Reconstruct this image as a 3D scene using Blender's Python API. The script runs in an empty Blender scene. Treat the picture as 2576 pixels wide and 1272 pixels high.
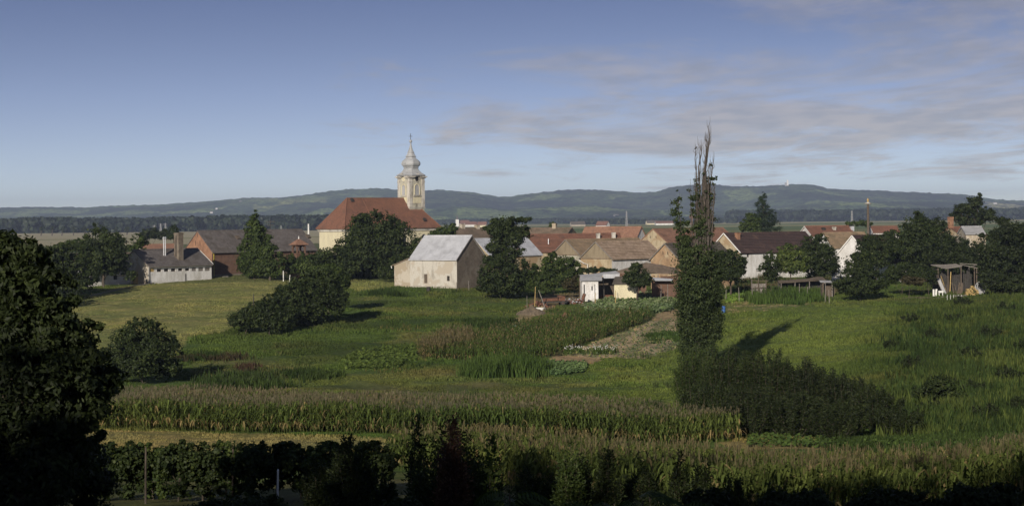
import bpy, bmesh, math, random
import numpy as np
from mathutils import Vector, Matrix
R = math.radians
# ------------------------------------------------------------------ camera, sky, sun, exposure
F = 4491.0; ROLL = R(0.6); EYE = 12.0; CX, CY = 1288.0, 550.0
scene = bpy.context.scene
cam_d = bpy.data.cameras.new('camera'); cam = bpy.data.objects.new('camera', cam_d)
scene.collection.objects.link(cam); scene.camera = cam
cam_d.sensor_width = 36; cam_d.lens = 36 * F / 2576; cam_d.shift_y = (CY - 636) / 2576
cam_d.clip_start = 0.5; cam_d.clip_end = 40000
cam.location = (0, 0, EYE)
cam.matrix_world = Matrix.Translation((0, 0, EYE)) @ Matrix.Rotation(R(90), 4, 'X') @ Matrix.Rotation(-ROLL, 4, 'Z')
SUN_AZ = math.atan2(-0.95, -0.31)      # direction to the sun, in plan: behind the camera and to the left
SUN_EL = R(20.5)
sdir = Vector((math.cos(SUN_AZ) * math.cos(SUN_EL), math.sin(SUN_AZ) * math.cos(SUN_EL), math.sin(SUN_EL)))
sun_d = bpy.data.lights.new('sun', 'SUN'); sun_d.energy = 4.9; sun_d.angle = R(0.5); sun_d.color = (1.0, 0.91, 0.78)
sun = bpy.data.objects.new('sun', sun_d); scene.collection.objects.link(sun)
sun.rotation_euler = sdir.to_track_quat('Z', 'Y').to_euler(); sun.location = (0, 0, 300)
world = bpy.data.worlds.new('World'); scene.world = world; world.use_nodes = True
def build_world():
    nt = world.node_tree; N = nt.nodes; L = nt.links; N.clear()
    def nd(t, **k):
        n = N.new(t)
        for a, b in k.items(): setattr(n, a, b)
        return n
    def mth(op, a, b=None, c=None):
        n = nd('ShaderNodeMath', operation=op)
        for i, v in enumerate((a, b, c)):
            if v is None: continue
            if isinstance(v, (int, float)): n.inputs[i].default_value = v
            else: L.new(v, n.inputs[i])
        return n.outputs[0]
    tc = nd('ShaderNodeTexCoord')
    sep = nd('ShaderNodeSeparateXYZ'); L.new(tc.outputs['Generated'], sep.inputs[0])
    X, Y, Z = sep.outputs
    zz = mth('ADD', mth('MULTIPLY', mth('MAXIMUM', Z, -0.02), 5.0), 0.06)
    cmb = nd('ShaderNodeCombineXYZ'); L.new(X, cmb.inputs[0]); L.new(Y, cmb.inputs[1]); L.new(zz, cmb.inputs[2])
    nrm = nd('ShaderNodeVectorMath', operation='NORMALIZE'); L.new(cmb.outputs[0], nrm.inputs[0])
    sky = nd('ShaderNodeTexSky'); sky.sky_type = 'NISHITA'; sky.sun_disc = False
    sky.sun_elevation = SUN_EL; sky.sun_rotation = R(90) - SUN_AZ
    sky.altitude = 100; sky.air_density = 1.0; sky.dust_density = 1.2; sky.ozone_density = 2.2
    L.new(nrm.outputs[0], sky.inputs['Vector'])
    # thin layered cloud: a flat deck far overhead, so that its bands close up towards the horizon
    zc = mth('ADD', mth('MAXIMUM', Z, 0.0), 0.035)
    u = mth('DIVIDE', X, zc); v = mth('DIVIDE', Y, zc)
    c2 = nd('ShaderNodeCombineXYZ'); L.new(mth('MULTIPLY', u, 1.25), c2.inputs[0]); L.new(mth('MULTIPLY', v, 0.62), c2.inputs[1]); c2.inputs[2].default_value = 5.1
    n1 = nd('ShaderNodeTexNoise'); n1.inputs['Scale'].default_value = 0.62; n1.inputs['Detail'].default_value = 9; n1.inputs['Roughness'].default_value = 0.68
    n1.inputs['Distortion'].default_value = 0.5
    L.new(c2.outputs[0], n1.inputs['Vector'])
    # the cloud bank stands to the right of the view
    az = mth('DIVIDE', X, mth('MAXIMUM', Y, 0.05))
    m1 = nd('ShaderNodeMapRange'); m1.inputs[1].default_value = -0.12; m1.inputs[2].default_value = 0.10; m1.inputs[3].default_value = -0.22; m1.inputs[4].default_value = 0.0
    L.new(az, m1.inputs[0])
    el1 = nd('ShaderNodeMapRange', interpolation_type='SMOOTHSTEP'); el1.inputs[1].default_value = 0.105; el1.inputs[2].default_value = 0.075; el1.inputs[3].default_value = -0.14; el1.inputs[4].default_value = 0.0
    L.new(Z, el1.inputs[0])
    el2 = nd('ShaderNodeMapRange', interpolation_type='SMOOTHSTEP'); el2.inputs[1].default_value = 0.005; el2.inputs[2].default_value = 0.05; el2.inputs[3].default_value = -0.16; el2.inputs[4].default_value = 0.05
    L.new(Z, el2.inputs[0])
    s = mth('ADD', mth('ADD', n1.outputs[0], m1.outputs[0]), mth('ADD', el1.outputs[0], el2.outputs[0]))
    cov = nd('ShaderNodeMapRange', interpolation_type='SMOOTHSTEP'); cov.inputs[1].default_value = 0.36; cov.inputs[2].default_value = 0.60; cov.inputs[4].default_value = 0.74
    L.new(s, cov.inputs[0])
    n2 = nd('ShaderNodeTexNoise'); n2.inputs['Scale'].default_value = 3.4; n2.inputs['Detail'].default_value = 5
    L.new(c2.outputs[0], n2.inputs['Vector'])
    cr = nd('ShaderNodeMix', data_type='RGBA'); cr.inputs[6].default_value = (2.15, 2.28, 2.65, 1); cr.inputs[7].default_value = (2.95, 2.9, 3.05, 1)
    cf = nd('ShaderNodeMapRange'); cf.inputs[1].default_value = 0.38; cf.inputs[2].default_value = 0.62; L.new(n2.outputs[0], cf.inputs[0])
    L.new(cf.outputs[0], cr.inputs[0])
    hs = nd('ShaderNodeHueSaturation'); hs.inputs['Saturation'].default_value = 0.84; L.new(sky.outputs[0], hs.inputs['Color'])
    tint = nd('ShaderNodeMix', data_type='RGBA', blend_type='MULTIPLY'); tint.inputs[0].default_value = 1; tint.inputs[7].default_value = SKY_TINT
    L.new(hs.outputs[0], tint.inputs[6])
    mx = nd('ShaderNodeMix', data_type='RGBA'); L.new(cov.outputs[0], mx.inputs[0]); L.new(tint.outputs[2], mx.inputs[6]); L.new(cr.outputs[2], mx.inputs[7])
    # the low sky is brighter and paler: long paths through the air
    bo = nd('ShaderNodeValToRGB'); e = bo.color_ramp.elements; e[0].position = 0.0; e[0].color = (3.0, 2.62, 2.05, 1); e[1].position = 0.6; e[1].color = (1, 1, 1, 1)
    for pz, cz in ((0.03, (2.65, 2.4, 2.02, 1)), (0.07, (2.25, 2.15, 2.1, 1)), (0.13, (1.58, 1.62, 1.88, 1))): q = e.new(pz); q.color = cz
    L.new(mth('MAXIMUM', Z, 0.0), bo.inputs[0])
    fin = nd('ShaderNodeMix', data_type='RGBA', blend_type='MULTIPLY'); fin.inputs[0].default_value = 1; L.new(mx.outputs[2], fin.inputs[6]); L.new(bo.outputs[0], fin.inputs[7])
    bg = nd('ShaderNodeBackground'); bg.inputs[1].default_value = 0.074; L.new(fin.outputs[2], bg.inputs[0])
    out = nd('ShaderNodeOutputWorld'); L.new(bg.outputs[0], out.inputs[0])
SKY_TINT = (1.0, 0.95, 1.0, 1)
build_world()
vs = scene.view_settings; vs.view_transform = 'Standard'; vs.look = 'None'; vs.exposure = -0.12; vs.gamma = 1.0
scene.cycles.max_bounces = 5; scene.cycles.diffuse_bounces = 2; scene.cycles.transmission_bounces = 3; scene.cycles.volume_bounces = 0
scene.cycles.use_denoising = True

# ------------------------------------------------------------------ geometry of the place
CR, SR = math.cos(ROLL), math.sin(ROLL)
def U(px, py):
    dx, dy = px - CX, py - CY
    return dx * CR - dy * SR, dx * SR + dy * CR
def P(px, py, d):
    a, b = U(px, py)
    return Vector((a * d / F, d, EYE - b * d / F))
def proj(x, y, z):
    a = x / y * F; b = (EYE - z) / y * F
    return CX + a * CR + b * SR, CY - a * SR + b * CR
_cols = [-5000, -700, -50, 300, 640, 1290, 1760, 2050, 2400, 2700, 5000]
_d = [0, 20, 35, 60, 80, 100, 125, 160, 190, 230, 270, 310, 345, 400, 3000]
_c = [10.2, 6.8, 4.9, 2.6, .8, -1.2, -3.1, -5.0, -4.9, -3.4, -1.6, -.2, .2, .4, .4]
_rows = {
 -5000: [10.5, 8, 7, 5, 3, 1, -1, -3, -3, -2, 0, 1, 1.3, 1.3, .4],
 -700: [10.2, 7, 5.2, 2.8, 1, -.9, -2.2, -3.8, -4, -2.6, -.8, .3, 1.0, 1.2, .4],
 -50: [10.2, 6.8, 4.9, 2.7, .8, -1.1, -2.6, -4.5, -4.7, -3.6, -1.6, -.3, .7, 1.0, .4],
 300: [10.2, 6.8, 4.9, 2.7, .8, -1.1, -2.6, -4.6, -4.75, -3.4, -1.4, .0, .9, 1.0, .4],
 640: [10.2, 6.8, 4.9, 2.6, .8, -1.2, -2.8, -4.8, -4.8, -3.3, -1.3, .4, 1.45, 1.3, .4],
 1290: _c, 1760: [10.2, 6.8, 4.9, 2.2, -.1, -2.2, -3.8, -5.2, -5.0, -3.6, -1.9, -.5, .2, .3, .4],
 2050: [10.2, 6.8, 4.9, 2.1, -.4, -2.4, -3.9, -4.6, -4.2, -2.9, -1.5, -.6, .0, .2, .4],
 2400: [10.2, 6.9, 5.0, 2.2, -.3, -2.4, -3.8, -4.0, -3.2, -2.1, -1.1, -.6, -.1, .2, .4],
 2700: [10.2, 7.0, 5.2, 2.8, .6, -1.8, -3.4, -3.2, -2.3, -1.4, -.8, -.4, 0, .2, .4],
 5000: [10.5, 8, 6.5, 4.5, 3, 1, 0, 0, .5, 1, 1, 1, 1, .8, .4]}
_cg = np.arange(-5000, 5001, 50.0); _dg = np.arange(0, 421, 4.0)
_tab = np.zeros((len(_cg), len(_dg)))
for j, dd in enumerate(_dg):
    _tab[:, j] = np.interp(_cg, _cols, [np.interp(dd, _d, _rows[c]) for c in _cols])
for _ in range(3):
    _tab[:, 1:-1] = (_tab[:, :-2] + 2 * _tab[:, 1:-1] + _tab[:, 2:]) / 4
    _tab[1:-1] = (_tab[:-2] + 2 * _tab[1:-1] + _tab[2:]) / 4
def GH(x, y):
    x = np.asarray(x, float); y = np.asarray(y, float)
    col = np.clip(x / np.maximum(y, 30) * F + CX, -4999, 4999); dd = np.clip(y, 0, 419.9)
    ci = (col + 5000) / 50; di = dd / 4
    i = np.clip(ci.astype(int), 0, len(_cg) - 2); j = np.clip(di.astype(int), 0, len(_dg) - 2)
    a = ci - i; b = di - j
    z = (_tab[i, j] * (1 - a) + _tab[i + 1, j] * a) * (1 - b) + (_tab[i, j + 1] * (1 - a) + _tab[i + 1, j + 1] * a) * b
    und = 0.16 * np.sin(x * .31 + y * .17) * np.sin(y * .23 - x * .11) + 0.09 * np.sin(x * .83 + 1.3) * np.sin(y * .71 + x * .2)
    w = np.clip((y - 70) / 40, 0, 1) * np.clip((330 - y) / 60, 0, 1)
    far = np.clip((y - 600) / 800, 0, 1)
    return z + und * w + far * (0.5 - z)
def gh(x, y): return float(GH(x, y))
def ground(px, d, dz=0.0):
    x = (px - CX) * d / F
    for _ in range(3):
        z = gh(x, d); q = proj(x, d, z)[0]; x += (px - q) * d / F
    return Vector((x, d, gh(x, d) + dz))
def ground_row(px, py, dmin=60, dmax=420):
    "the ground point seen at this place in the photograph"
    best = None
    for d in np.arange(dmin, dmax, 1.0):
        g = ground(px, d)
        if proj(*g)[1] <= py: return g
    return ground(px, dmax)

# ------------------------------------------------------------------ object helpers
COL = scene.collection
def tag(o, label=None, cat=None, group=None, kind=None):
    if label: o['label'] = label
    if cat: o['category'] = cat
    if group: o['group'] = group
    if kind: o['kind'] = kind
    return o
def thing(name, label, cat, loc=(0, 0, 0), rz=0.0, group=None):
    o = bpy.data.objects.new(name, None); COL.objects.link(o)
    o.location = loc; o.rotation_euler = (0, 0, rz); o.empty_display_size = .3
    return tag(o, label, cat, group)
def mesh_obj(name, V, Fc, mat, parent=None, smooth=False, attr=None):
    """V: n x 3 array, Fc: list of faces or an m x k array"""
    me = bpy.data.meshes.new(name)
    if isinstance(Fc, np.ndarray):
        V = np.asarray(V, np.float32); k = Fc.shape[1]; m = len(Fc)
        me.vertices.add(len(V)); me.vertices.foreach_set('co', V.ravel())
        me.loops.add(m * k); me.loops.foreach_set('vertex_index', Fc.astype(np.int32).ravel())
        me.polygons.add(m); me.polygons.foreach_set('loop_start', np.arange(0, m * k, k, dtype=np.int32))
        if smooth: me.polygons.foreach_set('use_smooth', np.ones(m, bool))
        me.update(calc_edges=True)
    else:
        me.from_pydata([tuple(v) for v in V], [], Fc)
        if smooth:
            for p in me.polygons: p.use_smooth = True
    if attr is not None:
        ca = me.color_attributes.new('cover', 'FLOAT_COLOR', 'POINT')
        A = np.ones((len(me.vertices), 4), np.float32); A[:, :3] = attr
        ca.data.foreach_set('color', A.ravel())
    me.materials.append(mat)
    o = bpy.data.objects.new(name, me); COL.objects.link(o)
    if parent is not None: o.parent = parent
    return o
class MB:
    def __init__(s): s.v = []; s.f = []
    def poly(s, pts, flip=False):
        b = len(s.v); s.v += [tuple(p) for p in pts]; r = list(range(b, b + len(pts))); s.f.append(r[::-1] if flip else r)
    def box(s, x0, x1, y0, y1, z0, z1):
        b = len(s.v)
        s.v += [(x0, y0, z0), (x1, y0, z0), (x1, y1, z0), (x0, y1, z0), (x0, y0, z1), (x1, y0, z1), (x1, y1, z1), (x0, y1, z1)]
        s.f += [[b + i for i in q] for q in ((0, 3, 2, 1), (4, 5, 6, 7), (0, 1, 5, 4), (1, 2, 6, 5), (2, 3, 7, 6), (3, 0, 4, 7))]; return s
    def obox(s, c, ax, ay, az):
        "box from centre and three half-axis vectors"
        c, ax, ay, az = Vector(c), Vector(ax), Vector(ay), Vector(az); b = len(s.v)
        for sz in (-1, 1):
            for sx, sy in ((-1, -1), (1, -1), (1, 1), (-1, 1)): s.v.append(tuple(c + ax * sx + ay * sy + az * sz))
        s.f += [[b + i for i in q] for q in ((0, 3, 2, 1), (4, 5, 6, 7), (0, 1, 5, 4), (1, 2, 6, 5), (2, 3, 7, 6), (3, 0, 4, 7))]; return s
    def beam(s, a, b, w, h=None):
        a, b = Vector(a), Vector(b); t = (b - a); L = t.length; t = t.normalized(); h = h or w
        up = Vector((0, 0, 1)) if abs(t.z) < .95 else Vector((0, 1, 0)); sx = t.cross(up).normalized(); sy = sx.cross(t)
        return s.obox((a + b) / 2, t * (L / 2), sx * (w / 2), sy * (h / 2))
    def tube(s, pts, rad, n=6, cap=True):
        pts = [Vector(p) for p in pts]; rings = []
        for i, p in enumerate(pts):
            t = (pts[min(i + 1, len(pts) - 1)] - pts[max(i - 1, 0)]).normalized()
            a = t.orthogonal().normalized() if i == 0 else (rings_a - t * rings_a.dot(t)).normalized()
            rings_a = a; c = t.cross(a); r = rad[i] if isinstance(rad, (list, tuple)) else rad; b = len(s.v)
            for k in range(n):
                q = 2 * math.pi * k / n; s.v.append(tuple(p + (a * math.cos(q) + c * math.sin(q)) * r))
            rings.append(b)
        for i in range(len(rings) - 1):
            for k in range(n):
                k2 = (k + 1) % n; s.f.append([rings[i] + k, rings[i] + k2, rings[i + 1] + k2, rings[i + 1] + k])
        if cap: s.f.append([rings[0] + k for k in range(n)][::-1]); s.f.append([rings[-1] + k for k in range(n)])
        return s
    def lathe(s, prof, c=(0, 0, 0), n=12, ang0=0.0, angs=None):
        angs = angs or [ang0 + 2 * math.pi * k / n for k in range(n)]; n = len(angs); rs = []
        for z, r in prof:
            rs.append(len(s.v))
            for a in angs: s.v.append((c[0] + r * math.cos(a), c[1] + r * math.sin(a), c[2] + z))
        for i in range(len(rs) - 1):
            for k in range(n):
                k2 = (k + 1) % n; s.f.append([rs[i] + k, rs[i] + k2, rs[i + 1] + k2, rs[i + 1] + k])
        s.f.append([rs[0] + k for k in range(n)][::-1]); s.f.append([rs[-1] + k for k in range(n)]); return s
    def build(s, name, mat, parent=None, smooth=False): return mesh_obj(name, s.v, s.f, mat, parent, smooth)

# ------------------------------------------------------------------ materials
def newmat(name):
    m = bpy.data.materials.new(name); m.use_nodes = True; nt = m.node_tree; b = nt.nodes['Principled BSDF']
    return m, nt, b
def c4(c): return (c[0], c[1], c[2], 1)
def ramp(nt, fac, stops):
    r = nt.nodes.new('ShaderNodeValToRGB'); e = r.color_ramp.elements
    while len(e) < len(stops): e.new(.5)
    for i, (p, c) in enumerate(stops): e[i].position = p; e[i].color = c4(c)
    nt.links.new(fac, r.inputs[0]); return r.outputs[0]
def noise(nt, scale, detail=4, rough=.55, vec=None, dist=0.0):
    n = nt.nodes.new('ShaderNodeTexNoise'); n.inputs['Scale'].default_value = scale; n.inputs['Detail'].default_value = detail
    n.inputs['Roughness'].default_value = rough; n.inputs['Distortion'].default_value = dist
    if vec is not None: nt.links.new(vec, n.inputs['Vector'])
    return n.outputs[0]
def objvec(nt, sc=(1, 1, 1)):
    t = nt.nodes.new('ShaderNodeTexCoord'); m = nt.nodes.new('ShaderNodeMapping'); m.inputs['Scale'].default_value = sc
    nt.links.new(t.outputs['Object'], m.inputs[0]); return m.outputs[0]
def mixc(nt, fac, a, b, mode='MIX'):
    m = nt.nodes.new('ShaderNodeMix'); m.data_type = 'RGBA'; m.blend_type = mode
    for v, i in ((fac, 0), (a, 6), (b, 7)):
        if isinstance(v, (int, float)): m.inputs[i].default_value = v
        elif isinstance(v, tuple): m.inputs[i].default_value = c4(v)
        else: nt.links.new(v, m.inputs[i])
    return m.outputs[2]
def bump(nt, b, h, strength=.5, dist=.05):
    n = nt.nodes.new('ShaderNodeBump'); n.inputs['Strength'].default_value = strength; n.inputs['Distance'].default_value = dist
    nt.links.new(h, n.inputs['Height']); nt.links.new(n.outputs[0], b.inputs['Normal'])
def mat_plain(name, col, rough=.8, metal=0, var=.25, scale=2.0):
    m, nt, b = newmat(name); v = objvec(nt); n = noise(nt, scale, 5, .6, v)
    d = tuple(x * (1 - var) for x in col); l = tuple(min(1, x * (1 + var)) for x in col)
    nt.links.new(ramp(nt, n, [(.3, d), (.7, l)]), b.inputs['Base Color']); b.inputs['Roughness'].default_value = rough; b.inputs['Metallic'].default_value = metal
    bump(nt, b, n, .3, .03); return m
def mat_plaster(name, col, stain, patch=None, amt=.5, zdirt=None):
    "plaster with weather stains; patch = colour showing where it has fallen off; zdirt = height of the splashed foot"
    m, nt, b = newmat(name); v = objvec(nt); vs_ = objvec(nt, (1, 1, .35))
    c = ramp(nt, noise(nt, .9, 6, .65, vs_), [(.35, stain), (.35 + .3 * (1.2 - amt), col)])
    fine = noise(nt, 7, 5, .7, v); c = mixc(nt, .6, c, ramp(nt, fine, [(.32, (.48, .46, .44)), (.62, (1.05, 1.05, 1.05))]), 'MULTIPLY')
    if patch:
        pn = noise(nt, .42, 5, .6, v, .6); f = ramp(nt, pn, [(.5, (0, 0, 0)), (.54, (1, 1, 1))]); c = mixc(nt, f, c, patch)
    if zdirt:
        sp = nt.nodes.new('ShaderNodeSeparateXYZ'); nt.links.new(v, sp.inputs[0])
        a = nt.nodes.new('ShaderNodeMath'); a.operation = 'MULTIPLY_ADD'; nt.links.new(noise(nt, 1.1, 4, .6, v), a.inputs[0]); a.inputs[1].default_value = -zdirt * 2; nt.links.new(sp.outputs[2], a.inputs[2])
        f = ramp(nt, a.outputs[0], [(0, (1, 1, 1)), (.06, (0, 0, 0))]); c = mixc(nt, f, c, stain)
    nt.links.new(c, b.inputs['Base Color']); b.inputs['Roughness'].default_value = .9; bump(nt, b, fine, .35, .04); return m
def mat_brick(name, c1, c2, mortar, sc=1.0, worn=None):
    m, nt, b = newmat(name); t = nt.nodes.new('ShaderNodeTexCoord'); sp = nt.nodes.new('ShaderNodeSeparateXYZ'); nt.links.new(t.outputs['Object'], sp.inputs[0])
    a = nt.nodes.new('ShaderNodeMath'); nt.links.new(sp.outputs[0], a.inputs[0]); nt.links.new(sp.outputs[1], a.inputs[1])
    cb = nt.nodes.new('ShaderNodeCombineXYZ'); nt.links.new(a.outputs[0], cb.inputs[0]); nt.links.new(sp.outputs[2], cb.inputs[1])
    k = nt.nodes.new('ShaderNodeTexBrick'); k.inputs['Scale'].default_value = sc; k.inputs['Brick Width'].default_value = .30; k.inputs['Row Height'].default_value = .12
    k.inputs['Mortar Size'].default_value = .012; k.inputs['Color1'].default_value = c4(c1); k.inputs['Color2'].default_value = c4(c2); k.inputs['Mortar'].default_value = c4(mortar)
    nt.links.new(cb.outputs[0], k.inputs[0]); v = objvec(nt)
    c = mixc(nt, .75, k.outputs[0], ramp(nt, noise(nt, .8, 6, .65, v), [(.3, (.45, .42, .4)), (.7, (1.15, 1.12, 1.1))]), 'MULTIPLY')
    if worn: c = mixc(nt, ramp(nt, noise(nt, .5, 6, .7, v, .5), [(.5, (0, 0, 0)), (.6, (.8, .8, .8))]), c, worn)
    nt.links.new(c, b.inputs['Base Color']); b.inputs['Roughness'].default_value = .92; bump(nt, b, noise(nt, 9, 4, .6, v), .4, .03); return m
def mat_tile(name, c1, c2, moss, w=.35, amt=.5):
    m, nt, b = newmat(name); v = objvec(nt)
    vo = nt.nodes.new('ShaderNodeTexVoronoi'); vo.inputs['Scale'].default_value = 1.0; mp = objvec(nt, (1 / w, 1 / w, 1 / w)); nt.links.new(mp, vo.inputs['Vector'])
    sp = nt.nodes.new('ShaderNodeSeparateColor'); nt.links.new(vo.outputs['Color'], sp.inputs[0])
    c = mixc(nt, sp.outputs[0], c1, c2)
    c = mixc(nt, ramp(nt, noise(nt, .5, 6, .7, v, .4), [(.5 - .2 * (amt - .2), (0, 0, 0)), (.72, (1, 1, 1))]), c, moss)
    c = mixc(nt, .6, c, ramp(nt, noise(nt, 3.2, 6, .75, v), [(.3, (.55, .55, .55)), (.7, (1.1, 1.1, 1.1))]), 'MULTIPLY')
    nt.links.new(c, b.inputs['Base Color']); b.inputs['Roughness'].default_value = .85; bump(nt, b, noise(nt, 6, 4, .6, v), .5, .05); return m
def mat_sheet(name, col, rust, rough=.45, metal=.4):
    m, nt, b = newmat(name); v = objvec(nt)
    c = ramp(nt, noise(nt, .6, 6, .7, v, .5), [(.35, tuple(x * .72 for x in col)), (.6, col)])
    c = mixc(nt, ramp(nt, noise(nt, 1.4, 6, .75, v), [(.62, (0, 0, 0)), (.75, (.7, .7, .7))]), c, rust)
    wv = nt.nodes.new('ShaderNodeTexWave'); wv.bands_direction = 'X'; wv.inputs['Scale'].default_value = 1.15; nt.links.new(v, wv.inputs[0]); c = mixc(nt, .35, c, ramp(nt, wv.outputs[0], [(.0, (.62, .62, .62)), (.35, (1, 1, 1))]), 'MULTIPLY')  # corrugation shade put into the colour: darker stripes in the wave troughs
    bump(nt, b, wv.outputs[0], .4, .04)
    nt.links.new(c, b.inputs['Base Color']); b.inputs['Roughness'].default_value = rough; b.inputs['Metallic'].default_value = metal; return m
def mat_leaf(name, c1, c2, c3=None, trans=.3):
    m, nt, b = newmat(name); g = nt.nodes.new('ShaderNodeNewGeometry'); st = [(0, c1), (.8, c2)]
    if c3: st.append((1, c3))
    c = ramp(nt, g.outputs['Random Per Island'], st)
    v = objvec(nt); c = mixc(nt, .7, c, ramp(nt, noise(nt, .35, 3, .5, v), [(.35, (.6, .62, .6)), (.65, (1.25, 1.2, 1.1))]), 'MULTIPLY')
    nt.links.new(c, b.inputs['Base Color']); b.inputs['Roughness'].default_value = .62; b.inputs['Specular IOR Level'].default_value = .25
    t = nt.nodes.new('ShaderNodeBsdfTranslucent'); nt.links.new(mixc(nt, 1.0, c, (1.1, 1.25, .45), 'MULTIPLY'), t.inputs[0])
    mx = nt.nodes.new('ShaderNodeMixShader'); mx.inputs[0].default_value = trans; nt.links.new(b.outputs[0], mx.inputs[1]); nt.links.new(t.outputs[0], mx.inputs[2])
    nt.links.new(mx.outputs[0], nt.nodes['Material Output'].inputs[0]); return m
def mat_cover(name, trans=0.0, sc=(1, 1, 1), bumps=True):
    "land cover: the colour of what grows there comes with the mesh, the grain is procedural"
    m, nt, b = newmat(name); a = nt.nodes.new('ShaderNodeVertexColor'); a.layer_name = 'cover'; v = objvec(nt, sc)
    f = noise(nt, 1.3, 8, .75, v); c = mixc(nt, .85, a.outputs[0], ramp(nt, f, [(.3, (.50, .52, .48)), (.68, (1.45, 1.38, 1.35))]), 'MULTIPLY')
    c = mixc(nt, .7, c, ramp(nt, noise(nt, .07, 5, .6, v), [(.35, (.72, .8, .75)), (.65, (1.25, 1.12, 1.0))]), 'MULTIPLY')
    nt.links.new(c, b.inputs['Base Color']); b.inputs['Roughness'].default_value = .9; b.inputs['Specular IOR Level'].default_value = .1
    if bumps: bump(nt, b, f, .8, .35)
    if trans:
        t = nt.nodes.new('ShaderNodeBsdfTranslucent'); nt.links.new(c, t.inputs[0]); mx = nt.nodes.new('ShaderNodeMixShader'); mx.inputs[0].default_value = trans
        nt.links.new(b.outputs[0], mx.inputs[1]); nt.links.new(t.outputs[0], mx.inputs[2]); nt.links.new(mx.outputs[0], nt.nodes['Material Output'].inputs[0])
    return m
M = {}
M['ground'] = mat_cover('ground_cover'); M['blades'] = mat_cover('blade_cover', .3, bumps=False)
M['leaf_dark'] = mat_leaf('leaf_dark', (.017, .029, .009), (.042, .062, .017), (.075, .095, .026))
M['leaf_mid'] = mat_leaf('leaf_mid', (.028, .047, .012), (.066, .098, .024), (.11, .14, .034))
M['leaf_light'] = mat_leaf('leaf_light', (.045, .07, .018), (.11, .15, .036), (.17, .20, .05))
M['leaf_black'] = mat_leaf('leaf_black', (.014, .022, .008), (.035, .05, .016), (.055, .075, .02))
M['dead_wood'] = mat_plain('dead_wood', (.085, .070, .058), .95, var=.4, scale=5)
M['leaf_poplar'] = mat_leaf('leaf_poplar', (.028, .045, .016), (.06, .085, .028), (.085, .11, .035))
M['leaf_spruce'] = mat_leaf('leaf_spruce', (.012, .024, .012), (.03, .05, .024), None, .1)
M['leaf_brown'] = mat_leaf('leaf_brown', (.06, .028, .022), (.12, .06, .042), (.22, .15, .10))
M['leaf_dry'] = mat_leaf('leaf_dry', (.04, .038, .018), (.085, .072, .035), (.13, .11, .06))
M['bark'] = mat_plain('bark', (.075, .06, .045), .95, var=.5, scale=6)
M['bark_pale'] = mat_plain('bark_pale', (.20, .18, .15), .95, var=.5, scale=4)
M['wood'] = mat_plain('wood', (.11, .085, .062), .9, var=.4, scale=5)
M['wood_grey'] = mat_plain('wood_grey', (.19, .17, .15), .9, var=.4, scale=5)
M['wood_yellow'] = mat_plain('wood_yellow', (.42, .30, .12), .85, var=.3, scale=5)
M['dark'] = mat_plain('dark_opening', (.012, .011, .010), .9, var=.3)
M['glass'] = mat_plain('dark_pane', (.03, .033, .036), .25, var=.2)
M['white'] = mat_plaster('white_limewash', (.86, .85, .84), (.58, .56, .52), amt=.3, zdirt=.35)
M['white_trim'] = mat_plain('white_trim', (.74, .73, .70), .8, var=.12, scale=2)
M['rubble'] = mat_plaster('rubble_plaster', (.52, .47, .39), (.33, .28, .21), (.36, .30, .22), .7, .5)
M['barnwall'] = mat_plaster('barn_plaster', (.56, .53, .47), (.36, .33, .28), (.43, .38, .31), .8, .45)
M['stonewall'] = mat_brick('stone_wall', (.20, .165, .125), (.13, .105, .08), (.24, .20, .16), .8, (.22, .19, .15))
M['cream'] = mat_plaster('cream_plaster', (.72, .66, .46), (.60, .54, .38), amt=.3)
M['cream_dirty'] = mat_plaster('cream_dirty', (.50, .475, .385), (.22, .20, .16), amt=.8)
M['white_stone'] = mat_plaster('white_stone', (.60, .57, .51), (.30, .27, .23), amt=.6)
M['brick'] = mat_brick('brick', (.36, .17, .09), (.26, .12, .07), (.35, .28, .2))
M['brick_dark'] = mat_brick('brick_dark', (.17, .085, .055), (.12, .065, .045), (.2, .15, .11))  # dark brick; on the long barn it colours the shaded side
M['brick_tan'] = mat_brick('brick_tan', (.42, .27, .15), (.33, .21, .12), (.42, .33, .22), worn=(.47, .38, .25))
M['mud'] = mat_plaster('mud_plaster', (.48, .40, .27), (.30, .23, .14), (.34, .24, .14), .6)
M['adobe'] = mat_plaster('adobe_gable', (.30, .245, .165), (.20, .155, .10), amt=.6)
M['tile_red'] = mat_tile('tile_red', (.24, .115, .075), (.175, .085, .058), (.12, .07, .05), amt=.2)
M['tile_church'] = mat_tile('tile_church', (.25, .115, .07), (.185, .088, .056), (.14, .072, .05), amt=.2)
M['tile_orange'] = mat_tile('tile_orange', (.36, .20, .13), (.27, .145, .098), (.19, .115, .08), amt=.2)
M['tile_tan'] = mat_tile('tile_tan', (.50, .375, .275), (.38, .28, .205), (.24, .17, .105), amt=.5)
M['tile_tan2'] = mat_tile('tile_tan_old', (.38, .27, .17), (.27, .20, .13), (.18, .14, .085), amt=.6)
M['tile_maroon'] = mat_tile('tile_maroon', (.085, .050, .045), (.055, .035, .033), (.15, .095, .07), amt=-.1)
M['tile_grey'] = mat_tile('tile_grey', (.185, .165, .155), (.125, .11, .105), (.085, .07, .055), amt=.4)
M['tile_brown'] = mat_tile('tile_brown', (.15, .125, .10), (.10, .085, .07), (.065, .055, .04), amt=.5)
M['tile_old'] = mat_tile('tile_old', (.27, .20, .145), (.17, .125, .09), (.12, .10, .065), amt=.6)
M['sheet'] = mat_sheet('zinc_sheet', (.66, .67, .70), (.34, .30, .27), .5, .25)
M['sheet_dull'] = mat_sheet('dull_sheet', (.42, .42, .43), (.2, .15, .11), .7, .1)
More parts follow.
